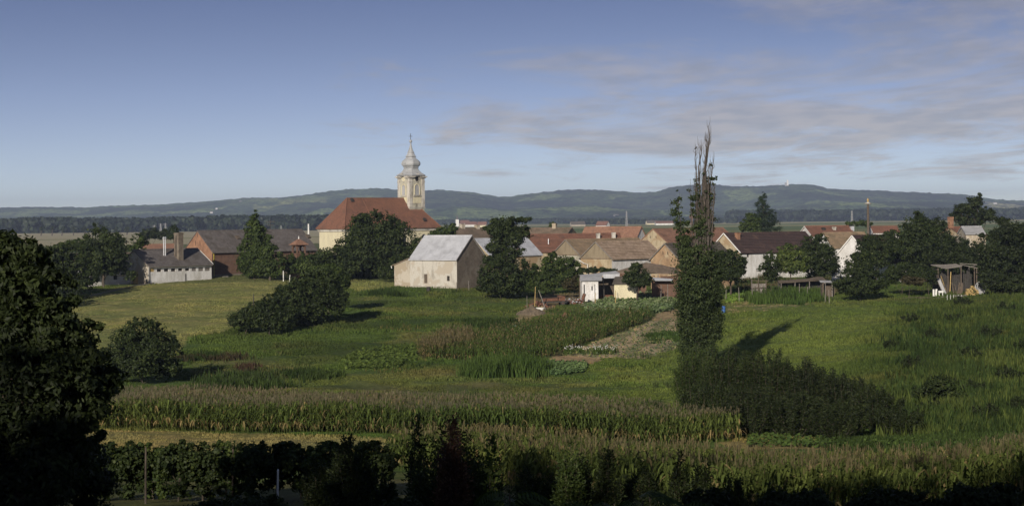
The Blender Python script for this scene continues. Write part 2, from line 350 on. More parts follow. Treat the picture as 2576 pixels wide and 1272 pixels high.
M['zinc_dome'] = mat_sheet('zinc_dome', (.42, .43, .44), (.22, .21, .20), .75, 0)
M['rust'] = mat_plain('rust', (.14, .065, .04), .9, var=.5, scale=4)
M['iron'] = mat_plain('dark_iron', (.05, .045, .04), .7, .3, var=.3)
M['steel'] = mat_plain('bright_steel', (.75, .76, .78), .35, .5, var=.1)
M['soil'] = mat_plain('soil', (.135, .105, .07), .95, var=.45, scale=1.5)
M['yellow_pipe'] = mat_plain('yellow_pipe', (.55, .45, .06), .6, var=.15)
M['blue'] = mat_plain('blue_plastic', (.04, .12, .35), .5, var=.15)
M['barrel'] = mat_plain('barrel_paint', (.30, .38, .44), .5, var=.2)
M['flower_white'] = mat_plain('white_petal', (.75, .73, .72), .7, var=.1)
# ------------------------------------------------------------------ land cover (what grows where), regions given as outlines
rng = np.random.default_rng(7); random.seed(7)
def vnoise(x, y, s, seed=0):
    "value noise on the plane, vectorised"
    x = np.asarray(x) / s + seed * 17.3; y = np.asarray(y) / s - seed * 9.1
    xi = np.floor(x).astype(np.int64); yi = np.floor(y).astype(np.int64); fx = x - xi; fy = y - yi
    fx = fx * fx * (3 - 2 * fx); fy = fy * fy * (3 - 2 * fy)
    def h(a, b):
        n = (a * 374761393 + b * 668265263 + seed * 974634777) & 0x7fffffff; n = ((n ^ (n >> 13)) * 1274126177) & 0x7fffffff
        return ((n ^ (n >> 16)) & 0xffff) / 65535.0
    return (h(xi, yi) * (1 - fx) + h(xi + 1, yi) * fx) * (1 - fy) + (h(xi, yi + 1) * (1 - fx) + h(xi + 1, yi + 1) * fx) * fy
def inpoly(px, py, poly):
    c = np.zeros(px.shape, bool); n = len(poly)
    for i in range(n):
        x1, y1 = poly[i]; x2, y2 = poly[(i + 1) % n]
        if y1 == y2: continue
        t = ((y1 > py) != (y2 > py)) & (px < (x2 - x1) * (py - y1) / (y2 - y1) + x1); c ^= t
    return c
MOWN = [(100, 760), (215, 745), (300, 722), (530, 697), (720, 690), (745, 705), (760, 730), (640, 800), (560, 835), (470, 850), (440, 905), (200, 930), (80, 850)]
STUB = [(200, 1080), (420, 1085), (760, 1093), (1010, 1104), (1010, 1140), (200, 1140)]
PALE = [(870, 722), (880, 706), (990, 704), (1000, 716), (960, 728), (900, 732)]
CORN2 = [(1052, 888), (1120, 866), (1215, 850), (1340, 822), (1440, 800), (1560, 792), (1640, 790), (1640, 805), (1560, 835), (1490, 858), (1400, 897), (1310, 908), (1180, 906), (1062, 902)]
PUMP = [(1470, 772), (1560, 748), (1700, 736), (1715, 762), (1690, 782), (1640, 790), (1560, 792), (1475, 792)]
PUMP2 = [(850, 915), (900, 885), (1040, 868), (1052, 905), (1000, 925), (870, 930)]
SOIL1 = [(1652, 787), (1690, 778), (1722, 782), (1735, 800), (1700, 815), (1640, 812)]
BEDS = [(1640, 808), (1740, 798), (1740, 860), (1700, 880), (1620, 902), (1480, 899), (1415, 892), (1500, 860), (1570, 835)]
BARE = [(1385, 902), (1400, 893), (1500, 897), (1515, 905), (1490, 915), (1400, 915)]
CABB = [(1330, 915), (1385, 912), (1480, 915), (1470, 935), (1400, 945), (1340, 940)]
DIRT1 = [(1255, 822), (1300, 800), (1330, 780), (1390, 765), (1395, 772), (1360, 790), (1320, 812), (1250, 835)]
DIRT2 = [(1330, 770), (1340, 745), (1460, 735), (1540, 728), (1560, 740), (1460, 752), (1400, 768)]
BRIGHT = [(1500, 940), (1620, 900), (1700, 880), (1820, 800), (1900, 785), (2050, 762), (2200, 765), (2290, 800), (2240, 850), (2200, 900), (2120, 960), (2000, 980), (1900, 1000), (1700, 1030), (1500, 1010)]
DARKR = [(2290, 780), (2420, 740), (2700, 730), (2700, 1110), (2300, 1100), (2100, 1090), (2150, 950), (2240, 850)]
TANR = [(1800, 1112), (1880, 1092), (2050, 1098), (2200, 1108), (2260, 1122), (2100, 1130), (1850, 1128)]
GARD = [(1825, 745), (1990, 722), (2080, 735), (2060, 762), (1900, 785), (1825, 790)]
MEADOW = (.10, .138, .041)
def cover(x, y, z):
    x = np.asarray(x, float); y = np.asarray(y, float); ys = np.maximum(y, 5)
    a = x / ys * F; b = (EYE - z) / ys * F
    px = CX + a * CR + b * SR; py = CY - a * SR + b * CR
    j = (vnoise(x, y, 3.0, 3) - .5) * 12 * np.clip(120 / ys, .3, 1.2) + (vnoise(x, y, .9, 4) - .5) * 6 * np.clip(120 / ys, .3, 1); qx = px + j * 1.6; qy = py + j * .5
    C = np.empty(x.shape + (3,)); C[:] = MEADOW
    n1 = vnoise(x, y, 14, 1); n2 = vnoise(x, y, 5, 2); n3 = vnoise(x, y, 1.6, 5)
    def soft(poly, sp):
        return sum(inpoly(qx + sp * a, qy + sp * .45 * b, poly).astype(float) for a, b in ((0, 0), (1, .3), (-1, -.3), (.4, 1), (-.4, -1), (.9, -.9), (-.9, .9), (.2, .5), (-.2, -.5))) / 9
    def put(mask, col, w=1.0):
        w = np.where(mask, w, 0.0)[..., None]; C[:] = C * (1 - w) + np.array(col) * w
    # weedy meadow: greener and browner drifts
    put(n1 > .0, (.088, .142, .038), np.clip(n1 * 1.8 - .5, 0, 1)); n4 = vnoise(x * .6, y * 1.5, 11, 44); put(n2 > 0, (.155, .16, .06), np.clip(n2 * 1.9 - .95, 0, .85)); put(n4 > 0, (.05, .072, .025), np.clip(n4 * 2.4 - 1.3, 0, .75)); put(n3 > 0, (.06, .095, .028), np.clip(n3 * 2 - 1.1, 0, .7))
    band = inpoly(qx, qy, [(480, 900), (900, 940), (1200, 930), (1500, 960), (1500, 1000), (1100, 990), (480, 975)])
    put(band, (.20, .185, .085), .55 * n2)
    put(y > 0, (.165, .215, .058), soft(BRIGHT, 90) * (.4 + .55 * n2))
    put(y > 0, (.04, .058, .018), soft(DARKR, 110) * (.5 + .4 * n3))  # tall weeds, with the darkening of the right edge put into their colour
    m = inpoly(qx, qy, MOWN); rows = .5 + .3 * np.sin((x * .30 - y * .95) * 2.6 + n2) + .2 * np.sin((x * .30 - y * .95) * .9)
    put(m, (.22, .235, .085), .9); put(m, (.34, .29, .15), np.clip(.55 * rows * (.4 + n2), 0, .8)); put(m, (.13, .17, .05), .5 * n3)
    # the tractor lines
    tl = np.abs(((x * .42 + y * 1.0) % 23.0) - 11.0) < .28; put(m & tl, (.10, .12, .045), .7)
    put(inpoly(qx, qy, STUB), (.29, .24, .11), .85); put(inpoly(qx, qy, STUB), (.16, .17, .06), .6 * n3)
    put(inpoly(qx, qy, PALE), (.28, .29, .12), .7)
    put(inpoly(qx, qy, CORN2), (.10, .10, .05), .9)
    put(inpoly(qx, qy, PUMP), (.14, .18, .075), .7); put(inpoly(qx, qy, PUMP2), (.11, .17, .045), .6)
    for S in (SOIL1, BARE): put(inpoly(px + j * .6, py + j * .2, S), (.36, .27, .165), .95)
    bm = inpoly(qx, qy, BEDS); put(bm, (.46, .37, .25), .95); st = np.sin((x * .8 - y * .16) * 1.9 + n2 * 2); put(bm & (st > .35), (.15, .18, .08), .6)
    put(inpoly(qx, qy, CABB), (.12, .18, .07), .7); put(inpoly(qx, qy, DIRT1), (.33, .26, .165), .75); put(inpoly(qx, qy, DIRT2), (.20, .155, .10), .8)
    put(inpoly(qx, qy, TANR), (.30, .25, .11), .85); put(inpoly(qx, qy, GARD), (.15, .17, .07), .7); put(inpoly(qx, qy, GARD) & (n3 > .55), (.34, .28, .17), .7)
    # the corn ground itself and the path strip in front of the vines
    put((y > 50) & (y < 72) & (x < 4), (.17, .14, .07), .5)
    # village yards
    vil = (y > 330) & (y < 560); put(vil, (.11, .12, .05), .6)
    # the plain: strip fields
    k = (y > 560); put(k, (.10, .145, .05))
    left = k & (px < 980)
    put(left & (y > 900) & (y < 2300), (.40, .37, .25)); put(left & (y > 700) & (y <= 900), (.12, .14, .06)); put(left & (y > 560) & (y <= 700), (.085, .125, .045))
    put(left & (y > 1250) & (y < 1330), (.24, .25, .13)); put(left & (y > 640) & (y <= 668), (.20, .14, .09))
    rt = k & (px >= 980)
    put(rt & (y > 900), (.12, .17, .055)); put(rt & (y > 1300) & (y < 1500), (.19, .21, .085)); put(rt & (y > 2000) & (y < 2350), (.30, .30, .15)); put(rt & (y > 2700) & (y < 3300), (.36, .34, .2)); put(rt & (y > 3300), (.15, .18, .07))
    return C
def make_ground():
    r = np.concatenate([np.arange(2, 56, 2.0), np.arange(56, 350, .62), 350 * np.power(12000 / 350, np.linspace(0, 1, 130))])
    az = np.concatenate([np.linspace(-21, 21, 470), np.arange(24, 339, 5.0)]); az = np.radians(az); na = len(az)
    RR, AA = np.meshgrid(r, az, indexing='ij'); X = RR * np.sin(AA); Y = RR * np.cos(AA)
    yy = Y.copy(); Z = GH(X, np.maximum(yy, 0)); Z += np.where(RR < 360, (vnoise(X, Y, .8, 9) - .5) * .10 + (vnoise(X, Y, 2.5, 8) - .5) * .22, 0) * np.clip((RR - 60) / 30, .2, 1)
    farb = np.clip((RR - 700) / 800, 0, 1); Z = Z * (1 - farb) + .4 * farb
    V = np.stack([X, Y, Z], -1).reshape(-1, 3); V = np.vstack([V, [[0, 0, gh(0, 0)]]])
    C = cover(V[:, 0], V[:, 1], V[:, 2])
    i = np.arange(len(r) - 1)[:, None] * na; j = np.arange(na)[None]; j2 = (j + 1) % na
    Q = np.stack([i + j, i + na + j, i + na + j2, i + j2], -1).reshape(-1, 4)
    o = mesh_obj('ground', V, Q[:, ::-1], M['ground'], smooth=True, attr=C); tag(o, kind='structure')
    k = len(V) - 1; cap = MB(); cap.v = [tuple(V[k])] + [tuple(V[t]) for t in range(na)]
    bm = bmesh.new(); bm.from_mesh(o.data); bm.verts.ensure_lookup_table()
    for t in range(na):
        try: bm.faces.new((bm.verts[k], bm.verts[(t + 1) % na], bm.verts[t]))
        except ValueError: pass
    bm.normal_update(); bm.to_mesh(o.data); bm.free()
make_ground()

# ------------------------------------------------------------------ low vegetation: blades gathered into one mesh per stand
def rot_xy(n): a = rng.uniform(0, 2 * math.pi, n); return np.cos(a), np.sin(a)
def blades(name, x, y, h, w, col, nb=3, lean=.45, mat=None, dz=0.0, kind='stuff'):
    "tufts of nb leaning blades at x, y; h, w and col per tuft"
    n = len(x); X = np.repeat(x, nb); Y = np.repeat(y, nb); H = np.repeat(h, nb) * rng.uniform(.6, 1.15, n * nb); W = np.repeat(w, nb) * rng.uniform(.7, 1.2, n * nb)
    X = X + rng.normal(0, 1, n * nb) * np.repeat(w, nb) * .9; Y = Y + rng.normal(0, 1, n * nb) * np.repeat(w, nb) * .9
    Z = GH(X, Y) - .04 + dz; c, s = rot_xy(n * nb); lc, ls = rot_xy(n * nb); L = H * rng.uniform(0, lean, n * nb)
    b0 = np.stack([X - c * W / 2, Y - s * W / 2, Z], -1); b1 = np.stack([X + c * W / 2, Y + s * W / 2, Z], -1)
    m1 = np.stack([X + c * W * .42 + lc * L * .4, Y + s * W * .42 + ls * L * .4, Z + H * .6], -1); m0 = np.stack([X - c * W * .42 + lc * L * .4, Y - s * W * .42 + ls * L * .4, Z + H * .6], -1)
    t = np.stack([X + lc * L, Y + ls * L, Z + H], -1)
    V = np.stack([b0, b1, m1, m0, t], 1).reshape(-1, 3); k = np.arange(n * nb) * 5
    C = np.repeat(np.repeat(col, nb, 0) * rng.uniform(.75, 1.3, (n * nb, 1)), 5, 0)
    quads = np.stack([k, k + 1, k + 2, k + 3], -1); tr = np.stack([k + 3, k + 2, k + 4, k + 4], -1)
    # the tip is a very narrow quad
    V2 = np.concatenate([V, t + np.stack([c * .01, s * .01, 0 * c], -1)]); tr[:, 3] = len(V) + np.arange(n * nb); tr = tr[:, [0, 1, 3, 2]]
    C2 = np.concatenate([C, C[4::5]])
    o = mesh_obj(name, V2, np.concatenate([quads, tr]), mat or M['blades'], attr=C2); return tag(o, kind=kind)
def sample_ground(n, box, polys=None, dmin=60, dmax=345, avoid=()):
    "points spread evenly over a stretch of the visible ground"
    x0, x1, y0, y1 = box; D = np.arange(dmin, dmax, 1.0); cols = np.linspace(x0, x1, 40)
    px = rng.uniform(x0, x1, n); py = rng.uniform(y0, y1, n); out = []
    # row of the ground as a function of distance, for a set of columns
    tab = []
    for c in cols:
        xx = (c - CX) * D / F; zz = GH(xx, D); r = (CY - (xx / D * F) * SR + (EYE - zz) / D * F * CR); tab.append(np.minimum.accumulate(r))
    tab = np.array(tab); ci = np.clip(((px - x0) / (x1 - x0) * 39).round().astype(int), 0, 39)
    d = np.empty(n)
    for c in range(40):
        m = ci == c; d[m] = np.interp(-py[m], -tab[c], D)
    d += rng.uniform(-.5, .5, n); X = (px - CX) * d / F - (py - CY) * SR * d / F
    keep = (d > dmin + .5) & (d < dmax - 1)
    jx, jy = px + (vnoise(X, d, 3.0, 3) - .5) * 30 + rng.normal(0, 7, n), py + (vnoise(X, d, 3.0, 13) - .5) * 10 + rng.normal(0, 2, n)
    if polys is not None:
        k = np.zeros(n, bool)
        for p in polys: k |= inpoly(px, py, p)
        keep &= k
    for p in avoid: keep &= ~inpoly(jx, jy, p)
    return X[keep], d[keep], px[keep], py[keep]
# meadow grass and weeds
AV = [MOWN, STUB, CORN2, SOIL1, BEDS, BARE, DIRT1, DIRT2, CABB, PUMP]
x, y, px, py = sample_ground(210000, (150, 2640, 695, 1110), None, 100, 345, AV)
d_ = y / 200; col = cover(x, y, GH(x, y)); nn = vnoise(x, y, 4.0, 11); dr = inpoly(px + rng.normal(0, 90, len(x)), py + rng.normal(0, 30, len(x)), DARKR)
blades('meadow_grass', x, y, (.11 + .34 * nn ** 2 + np.where(dr, .18, 0)) * np.clip(d_, .7, 1.2), .065 + .06 * nn, col * np.array([1.0, 1.0, .9]), 3)
x, y, px, py = sample_ground(42000, (150, 800, 690, 930), [MOWN], 180, 345); col = cover(x, y, GH(x, y))
blades('mown_grass', x, y, np.full(len(x), .10), np.full(len(x), .13), col * 1.1, 2)
x, y, px, py = sample_ground(9000, (200, 1010, 1080, 1140), [STUB], 100, 150); col = cover(x, y, GH(x, y))
blades('stubble', x, y, np.full(len(x), .14), np.full(len(x), .04), col * 1.2, 3)
# tall dark weeds over the right-hand bank, drifts in the meadow
def clumps(n, box, polys, h, colr, name, rad=1.0, per=26, dmin=100, dmax=345, w=.12, avoid=()):
    x, y, px, py = sample_ground(n, box, polys, dmin, dmax, avoid); q = rng.uniform(.5, 1.3, len(x))
    X = (x[:, None] + rng.normal(0, rad, (len(x), per)) * q[:, None]).ravel(); Y = (y[:, None] + rng.normal(0, rad * .8, (len(x), per)) * q[:, None]).ravel()
    H = (h * q[:, None] * rng.uniform(.6, 1.1, (len(x), per))).ravel(); C = np.repeat(np.array(colr)[rng.integers(0, len(colr), len(x))], per, 0)
    return blades(name, X, Y, H, np.full(len(X), w), C, 3, .35)
G1, G2, G3 = (.05, .082, .024), (.036, .06, .018), (.09, .11, .04)
clumps(420, (2280, 2640, 760, 1100), [DARKR], 1.0, [G1, G2, (.08, .11, .03)], 'tall_weeds', 1.4)
clumps(70, (480, 1700, 720, 1000), None, .55, [G1, G3, (.13, .13, .05)], 'tall_weeds', 1.5, avoid=AV)
clumps(16, (940, 995, 733, 748), None, .9, [G2, G1], 'tall_weeds', .7, 60)                 # by the plaster barn
clumps(26, (1170, 1290, 806, 828), None, .8, [G2, G1], 'tall_weeds', .9, 50)
clumps(22, (530, 680, 955, 985), None, 1.1, [G2, G1, (.05, .07, .03)], 'tall_weeds', 1.3, 60)
clumps(18, (735, 835, 938, 952), None, .8, [G2, G1], 'tall_weeds', .9, 50)
clumps(14, (470, 605, 896, 908), None, .7, [(.06, .05, .03), G2], 'tall_weeds', .8, 60)
clumps(8, (615, 632, 926, 938), None, .8, [(.08, .05, .035)], 'tall_weeds', .5, 40)
clumps(30, (1205, 1350, 925, 950), None, 1.6, [(.055, .095, .024), (.07, .115, .03)], 'reed_clump', .9, 150)
clumps(14, (1620, 1650, 1020, 1032), None, .8, [G2], 'tall_weeds', .5, 50)
clumps(40, (1870, 2060, 735, 768), None, 1.4, [(.07, .12, .03), G1], 'garden_rows', .8, 60)
clumps(70, (1820, 2120, 698, 740), None, 1.0, [G1, G2, (.10, .09, .05)], 'tall_weeds', 1.0, 40, avoid=[GARD])
clumps(26, (1640, 1735, 835, 862), None, .5, [G1, (.07, .12, .03)], 'garden_rows', .7, 50)
clumps(50, (2100, 2560, 1105, 1135), None, .55, [G2, G1], 'creeping_plants', 1.0, 50, 90, 140)
clumps(60, (1850, 2400, 1082, 1100), None, .4, [G1, (.07, .11, .03)], 'creeping_plants', .9, 50, 90, 150)
# broad-leaved crops: low domes of leaf
def leafcrop(name, n, box, polys, h, size, cols, dmin=150, dmax=345):
    x, y, px, py = sample_ground(n, box, polys, dmin, dmax); n = len(x); z = GH(x, y) + rng.uniform(.05, h, n)
    nrm = rng.normal(0, .5, (n, 3)) + np.array([-.1, -.3, 1.0]); nrm /= np.linalg.norm(nrm, axis=1)[:, None]
    a = np.cross(nrm, rng.normal(0, 1, (n, 3))); a /= np.linalg.norm(a, axis=1)[:, None]; b = np.cross(nrm, a); s = (size * rng.uniform(.6, 1.3, n))[:, None]; c = np.stack([x, y, z], -1)
    V = np.stack([c - a * s, c - b * s * .8, c + a * s, c + b * s * .8], 1).reshape(-1, 3); k = np.arange(n)[:, None] * 4 + np.arange(4)[None]
    C = np.repeat(np.array(cols)[rng.integers(0, len(cols), n)] * rng.uniform(.75, 1.25, (n, 1)), 4, 0)
    return tag(mesh_obj(name, V, k, M['blades'], attr=C), kind='stuff')
leafcrop('pumpkin_leaves', 14000, (1465, 1715, 728, 795), [PUMP], .7, .22, [(.16, .22, .11), (.11, .17, .06), (.20, .25, .14)])
leafcrop('pumpkin_leaves', 3400, (850, 1052, 866, 930), [PUMP2], .5, .18, [(.085, .13, .036), (.11, .16, .04), (.065, .10, .026)])
leafcrop('cabbage_leaves', 3500, (1330, 1480, 912, 945), [CABB], .4, .18, [(.12, .19, .08), (.09, .15, .06)])
leafcrop('bed_leaves', 2600, (1420, 1735, 800, 900), [BEDS], .3, .15, [(.12, .17, .09), (.09, .13, .06), (.20, .22, .08)])
leafcrop('garden_leaves', 2600, (1825, 1870, 738, 762), None, .5, .2, [(.14, .24, .05), (.18, .28, .06)])
leafcrop('pumpkin_leaves', 4200, (1880, 2560, 1090, 1125), None, .4, .13, [(.08, .13, .035), (.06, .10, .03)], 90, 150)
# a row of white flowers in the garden
n = 90; gx = rng.uniform(1420, 1555, n); fl = [ground_row(q, 889 + rng.uniform(-4, 4), 195, 260) for q in gx[:24]]
yy = np.interp(gx, np.sort(gx[:24]), np.array([f.y for f in sorted(fl, key=lambda f: f.x)])) + rng.normal(0, .8, n); xx = (gx - CX) * yy / F - 340 * SR * yy / F
zz = GH(xx, yy) + rng.uniform(.5, .95, n); c = np.stack([xx, yy, zz], -1); s = .06
V = []; Q = []
for p in c:
    b = len(V); V += [p + (s, 0, 0), p + (0, s, 0), p + (-s, 0, 0), p + (0, -s, 0), p + (0, 0, s), p + (0, 0, -s)]
    Q += [[b, b + 1, b + 4], [b + 1, b + 2, b + 4], [b + 2, b + 3, b + 4], [b + 3, b, b + 4], [b + 1, b, b + 5], [b + 2, b + 1, b + 5], [b + 3, b + 2, b + 5], [b, b + 3, b + 5]]
tag(mesh_obj('white_flowers', np.array(V), np.array(Q), M['flower_white']), kind='stuff')
blades('flower_stems', xx, yy, np.full(n, .8), np.full(n, .12), np.tile([.07, .11, .03], (n, 1)), 3)

def corn(name, x, y, h, green, tass, nl=7, wide=.085, tassels=1.0, parent=None):
    "a stand of corn: stalk, arched leaves, tassel"
    n = len(x); z = GH(x, y) - .03; H = h * rng.uniform(.86, 1.1, n); V = []; Qs = []; Cs = []; off = 0
    def add(q, col):  # q: m,4,3
        nonlocal off
        V.append(q.reshape(-1, 3)); m = len(q); Qs.append(off + np.arange(m)[:, None] * 4 + np.arange(4)[None]); off += m * 4; Cs.append(np.repeat(col, 4, 0))
    B = np.stack([x, y, z], -1); up = np.array([0, 0, 1.0]); g = np.array(green); t = np.array(tass)
    ph = rng.uniform(0, math.pi, n); sidev = np.stack([np.cos(ph), np.sin(ph), 0 * ph], -1); lean = rng.normal(0, .05, (n, 3)); lean[:, 2] = 0
    T = B + up * H[:, None] * .9 + lean
    for sv in (sidev, np.cross(sidev, up)): add(np.stack([B - sv * .018, B + sv * .018, T + sv * .008, T - sv * .008], 1), np.tile(g * [1.1, 1.05, 1.2], (n, 1)))
    for k in range(nl):
        f = .14 + .72 * (k + rng.uniform(-.3, .3, n)) / nl; a = ph + (k % 2) * math.pi + rng.normal(0, .5, n); D = np.stack([np.cos(a), np.sin(a), 0 * a], -1); S = np.cross(D, up)
        L = H * rng.uniform(.24, .36, n); o = B + (T - B) * f[:, None]; w = wide * rng.uniform(.7, 1.2, n)[:, None]
        p1 = o + D * (L * .35)[:, None] + up * (L * .55)[:, None]; p2 = p1 + D * (L * .45)[:, None] + up * (L * rng.uniform(-.35, .15, n))[:, None]; p3 = p2 + D * (L * .2)[:, None] - up * (L * .4)[:, None]
        c = g * rng.uniform(.65, 1.45, (n, 1)); dry = (rng.random(n) < (.5 if k < 2 else .06))[:, None]; c = np.where(dry, np.array([.26, .21, .10]), c)
        add(np.stack([o - S * w * .3, o + S * w * .3, p1 + S * w * .5, p1 - S * w * .5], 1), c); add(np.stack([p1 - S * w * .5, p1 + S * w * .5, p2 + S * w * .4, p2 - S * w * .4], 1), c)
        add(np.stack([p2 - S * w * .4, p2 + S * w * .4, p3 + S * w * .08, p3 - S * w * .08], 1), c)
    has = rng.random(n) < tassels; m = has.sum(); Tm = T[has]; c = t * rng.uniform(.75, 1.25, (m, 1))
    for k in range(4):
        a = rng.uniform(0, 6.28, m); D = np.stack([np.cos(a), np.sin(a), 0 * a], -1); S = np.cross(D, up); l = rng.uniform(.16, .30, m)[:, None]; o = 0 if k else .3
        e = Tm + D * l * (.5 if k else .05) + up * l * (.9 if k else 1.3); add(np.stack([Tm - S * .012, Tm + S * .012, e + S * .018, e - S * .018], 1), c)
    return tag(mesh_obj(name, np.concatenate(V), np.concatenate(Qs), M['blades'], parent, attr=np.concatenate(Cs)), kind='stuff')
def rows(xs0, xs1, y0, y1, ang, dr=.72, dp=.22):
    "planting rows over a rectangle, turned by ang"
    ca, sa = math.cos(ang), math.sin(ang); cx, cy = (xs0 + xs1) / 2, (y0 + y1) / 2; r = math.hypot(xs1 - xs0, y1 - y0) / 2
    a = np.arange(-r, r, dp); b = np.arange(-r, r, dr); A, B_ = np.meshgrid(a, b); A = A + rng.normal(0, .05, A.shape); B_ = B_ + rng.normal(0, .05, A.shape)
    x = (cx + A * ca - B_ * sa).ravel(); y = (cy + A * sa + B_ * ca).ravel(); k = (x > xs0) & (x < xs1) & (y > y0) & (y < y1); return x[k], y[k]
def pxof(x, y): z = GH(x, y); a = x / y * F; b = (EYE - z) / y * F; return CX + a * CR + b * SR, CY - a * SR + b * CR
# the long corn field in the valley: its back edge runs closer towards the right
x, y = rows(-42, 22, 98, 160, R(4)); px, py = pxof(x, y)
back = np.interp(px, [240, 600, 1000, 1300, 1600, 1800, 1870], [157, 150, 142, 138, 134, 130, 127]); front = np.interp(px, [240, 400, 760, 1010, 1300, 1600, 1870], [127, 126, 122.5, 121, 120, 122, 123.5])
k = (px > 235) & (px < 1862) & (y < back + rng.normal(0, .25, len(x))) & (y > front) & (rng.random(len(x)) < .93); corn('corn_field', x[k], y[k], 2.25 + .5 * (vnoise(x[k], y[k], 6.0, 41) - .5), (.095, .132, .036), (.16, .145, .095), 7, .10, .85)
# the corn in front of it, towards the camera
x, y = rows(-14, 34, 52, 101, R(12), .75, .24); px, py = pxof(x, y)
back = np.interp(px, [1000, 1300, 1800, 1900, 2150, 2600, 2800], [96, 94, 93, 92, 90, 90, 90]); k = (px > 985) & (px < 2760) & (y < back + rng.normal(0, .3, len(x))) & (y > np.interp(px, [985, 1300, 1700, 2760], [82, 66, 58, 56])) & (rng.random(len(x)) < .9)
corn('corn_field', x[k], y[k], 1.75 + .5 * (vnoise(x[k], y[k], 4.0, 40) - .5), (.095, .125, .034), (.14, .125, .07), 8, .095, .3)
# garden corn on the slope
x, y, px, py = sample_ground(6000, (1050, 1670, 780, 910), [CORN2], 190, 300); corn('corn_patch', x, y, 1.6, (.085, .125, .034), (.17, .14, .08), 6, .11, .3)
x, y, px, py = sample_ground(700, (1050, 1200, 850, 908), [[(1052, 884), (1120, 852), (1190, 842), (1190, 880), (1100, 902), (1062, 902)]], 190, 300); corn('dry_corn_patch', x, y, 1.8, (.14, .13, .06), (.17, .15, .09), 6, .10)
# ------------------------------------------------------------------ hills, far woods
def make_hills():
    ridge = [(-1500, 520), (-300, 523), (0, 525), (100, 522), (200, 524), (300, 519), (400, 516), (480, 511), (550, 505), (610, 500), (650, 498), (700, 499), (760, 493), (800, 487), (870, 478), (940, 475), (1010, 478), (1100, 481), (1150, 482), (1200, 488), (1260, 497), (1290, 496), (1330, 490), (1400, 482), (1450, 478), (1510, 479), (1560, 483), (1600, 487), (1650, 485), (1700, 472), (1730, 470), (1800, 466), (1850, 471), (1900, 470), (1960, 467), (2010, 465), (2050, 467), (2080, 476), (2140, 480), (2200, 482), (2300, 486), (2400, 490), (2450, 495), (2500, 503), (2576, 508), (2800, 520), (3600, 530)]
    pxs = np.array([p[0] for p in ridge]); ry = np.array([p[1] for p in ridge]); D0 = 7500.0
    A = []; Zr = []
    for a, b in zip(pxs, ry): u, v = U(a, b); A.append(u); Zr.append(EYE - v * D0 / F)
    a = np.linspace(-4200, 4200, 1100); zr = np.interp(a, A, Zr)
    r = np.concatenate([np.linspace(4300, 8200, 230), np.linspace(8300, 11000, 12)])
    AA, RR = np.meshgrid(a, r); X = AA * RR / F; Y = RR
    near = np.interp(a, [-1800, -1000, -300, 100, 600, 2000], [4300, 4500, 4900, 5100, 4900, 4800])[None]
    t = np.clip((RR - near) / (D0 - near), 0, 1); back = np.clip((RR - D0) / 2500, 0, 1)
    prof = t ** 1.25 * (1 - .55 * t * (1 - t)); Z = zr[None] * prof
    sp = (vnoise(X, Y * .55, 420, 21) - .5) * 62 + (vnoise(X, Y * .8, 170, 22) - .5) * 26
    Z = Z + sp * (4 * t * (1 - t)) ** .8 * np.clip(zr / 110, .3, 1.3)[None]
    Z = Z * (1 - back * .8) - 3 * (1 - np.clip(t * 6, 0, 1))
    Z = Z + np.where(t > .02, (vnoise(X, Y, 11, 23) ** 2) * 6 + (vnoise(X, Y, 24, 24)) * 4, 0) * np.where(back > 0, .5, 1)
    C = np.empty(X.shape + (3,)); C[:] = (.034, .052, .022); n = vnoise(X, Y, 60, 25); n2 = vnoise(X, Y, 25, 26); n3 = vnoise(X, Y, 300, 27)
    C *= ((.35 + 1.3 * n2) * (.45 + 1.3 * n3))[..., None]; big = vnoise(X * .8, Y * .3, 130, 33); C *= (.55 + .95 * big)[..., None]; w = np.clip(n * 2 - 1, 0, 1)[..., None]; C[:] = C * (1 - w * .7) + np.array([.085, .11, .038]) * w * .7  # mixed woodland tones, with shading of the relief put into the colour
    f = (n3 > .52) & (vnoise(X, Y * .35, 90, 28) > .55) & (t < .92) & (t > .06) & (AA < 1000); C[f] = (.13, .17, .065)
    # vineyards and fields high on the slope, left of the church and at the far right
    u1 = AA + CX; f = (u1 > 640) & (u1 < 820) & (t > .62) & (t < .9) & (vnoise(X, Y * .3, 70, 30) > .42); C[f] = (.17, .19, .07)
    f = (u1 > 2440) & (t > .45) & (t < .88) & (vnoise(X, Y * .3, 60, 31) > .45); C[f] = (.24, .23, .11)
    V = np.stack([X, Y, Z], -1).reshape(-1, 3); na = len(a); i = np.arange(len(r) - 1)[:, None] * na; j = np.arange(na - 1)[None]
    Q = np.stack([i + j, i + j + 1, i + na + j + 1, i + na + j], -1).reshape(-1, 4)
    m, nt, b = newmat('hill_woods'); at = nt.nodes.new('ShaderNodeVertexColor'); at.layer_name = 'cover'; v = objvec(nt)
    nz = noise(nt, .035, 9, .85, v); c = mixc(nt, .9, at.outputs[0], ramp(nt, nz, [(.40, (.1, .12, .14)), (.60, (2.9, 2.9, 2.5))]), 'MULTIPLY'); nt.links.new(c, b.inputs['Base Color']); b.inputs['Roughness'].default_value = 1; b.inputs['Specular IOR Level'].default_value = 0; bump(nt, b, nz, 1.0, 9)  # strong colour contrast stands in for relief shading on the flatly lit slopes
    tag(mesh_obj('hills', V, Q, m, smooth=True, attr=C.reshape(-1, 3)), kind='structure')
    return lambda px, py: None
make_hills()
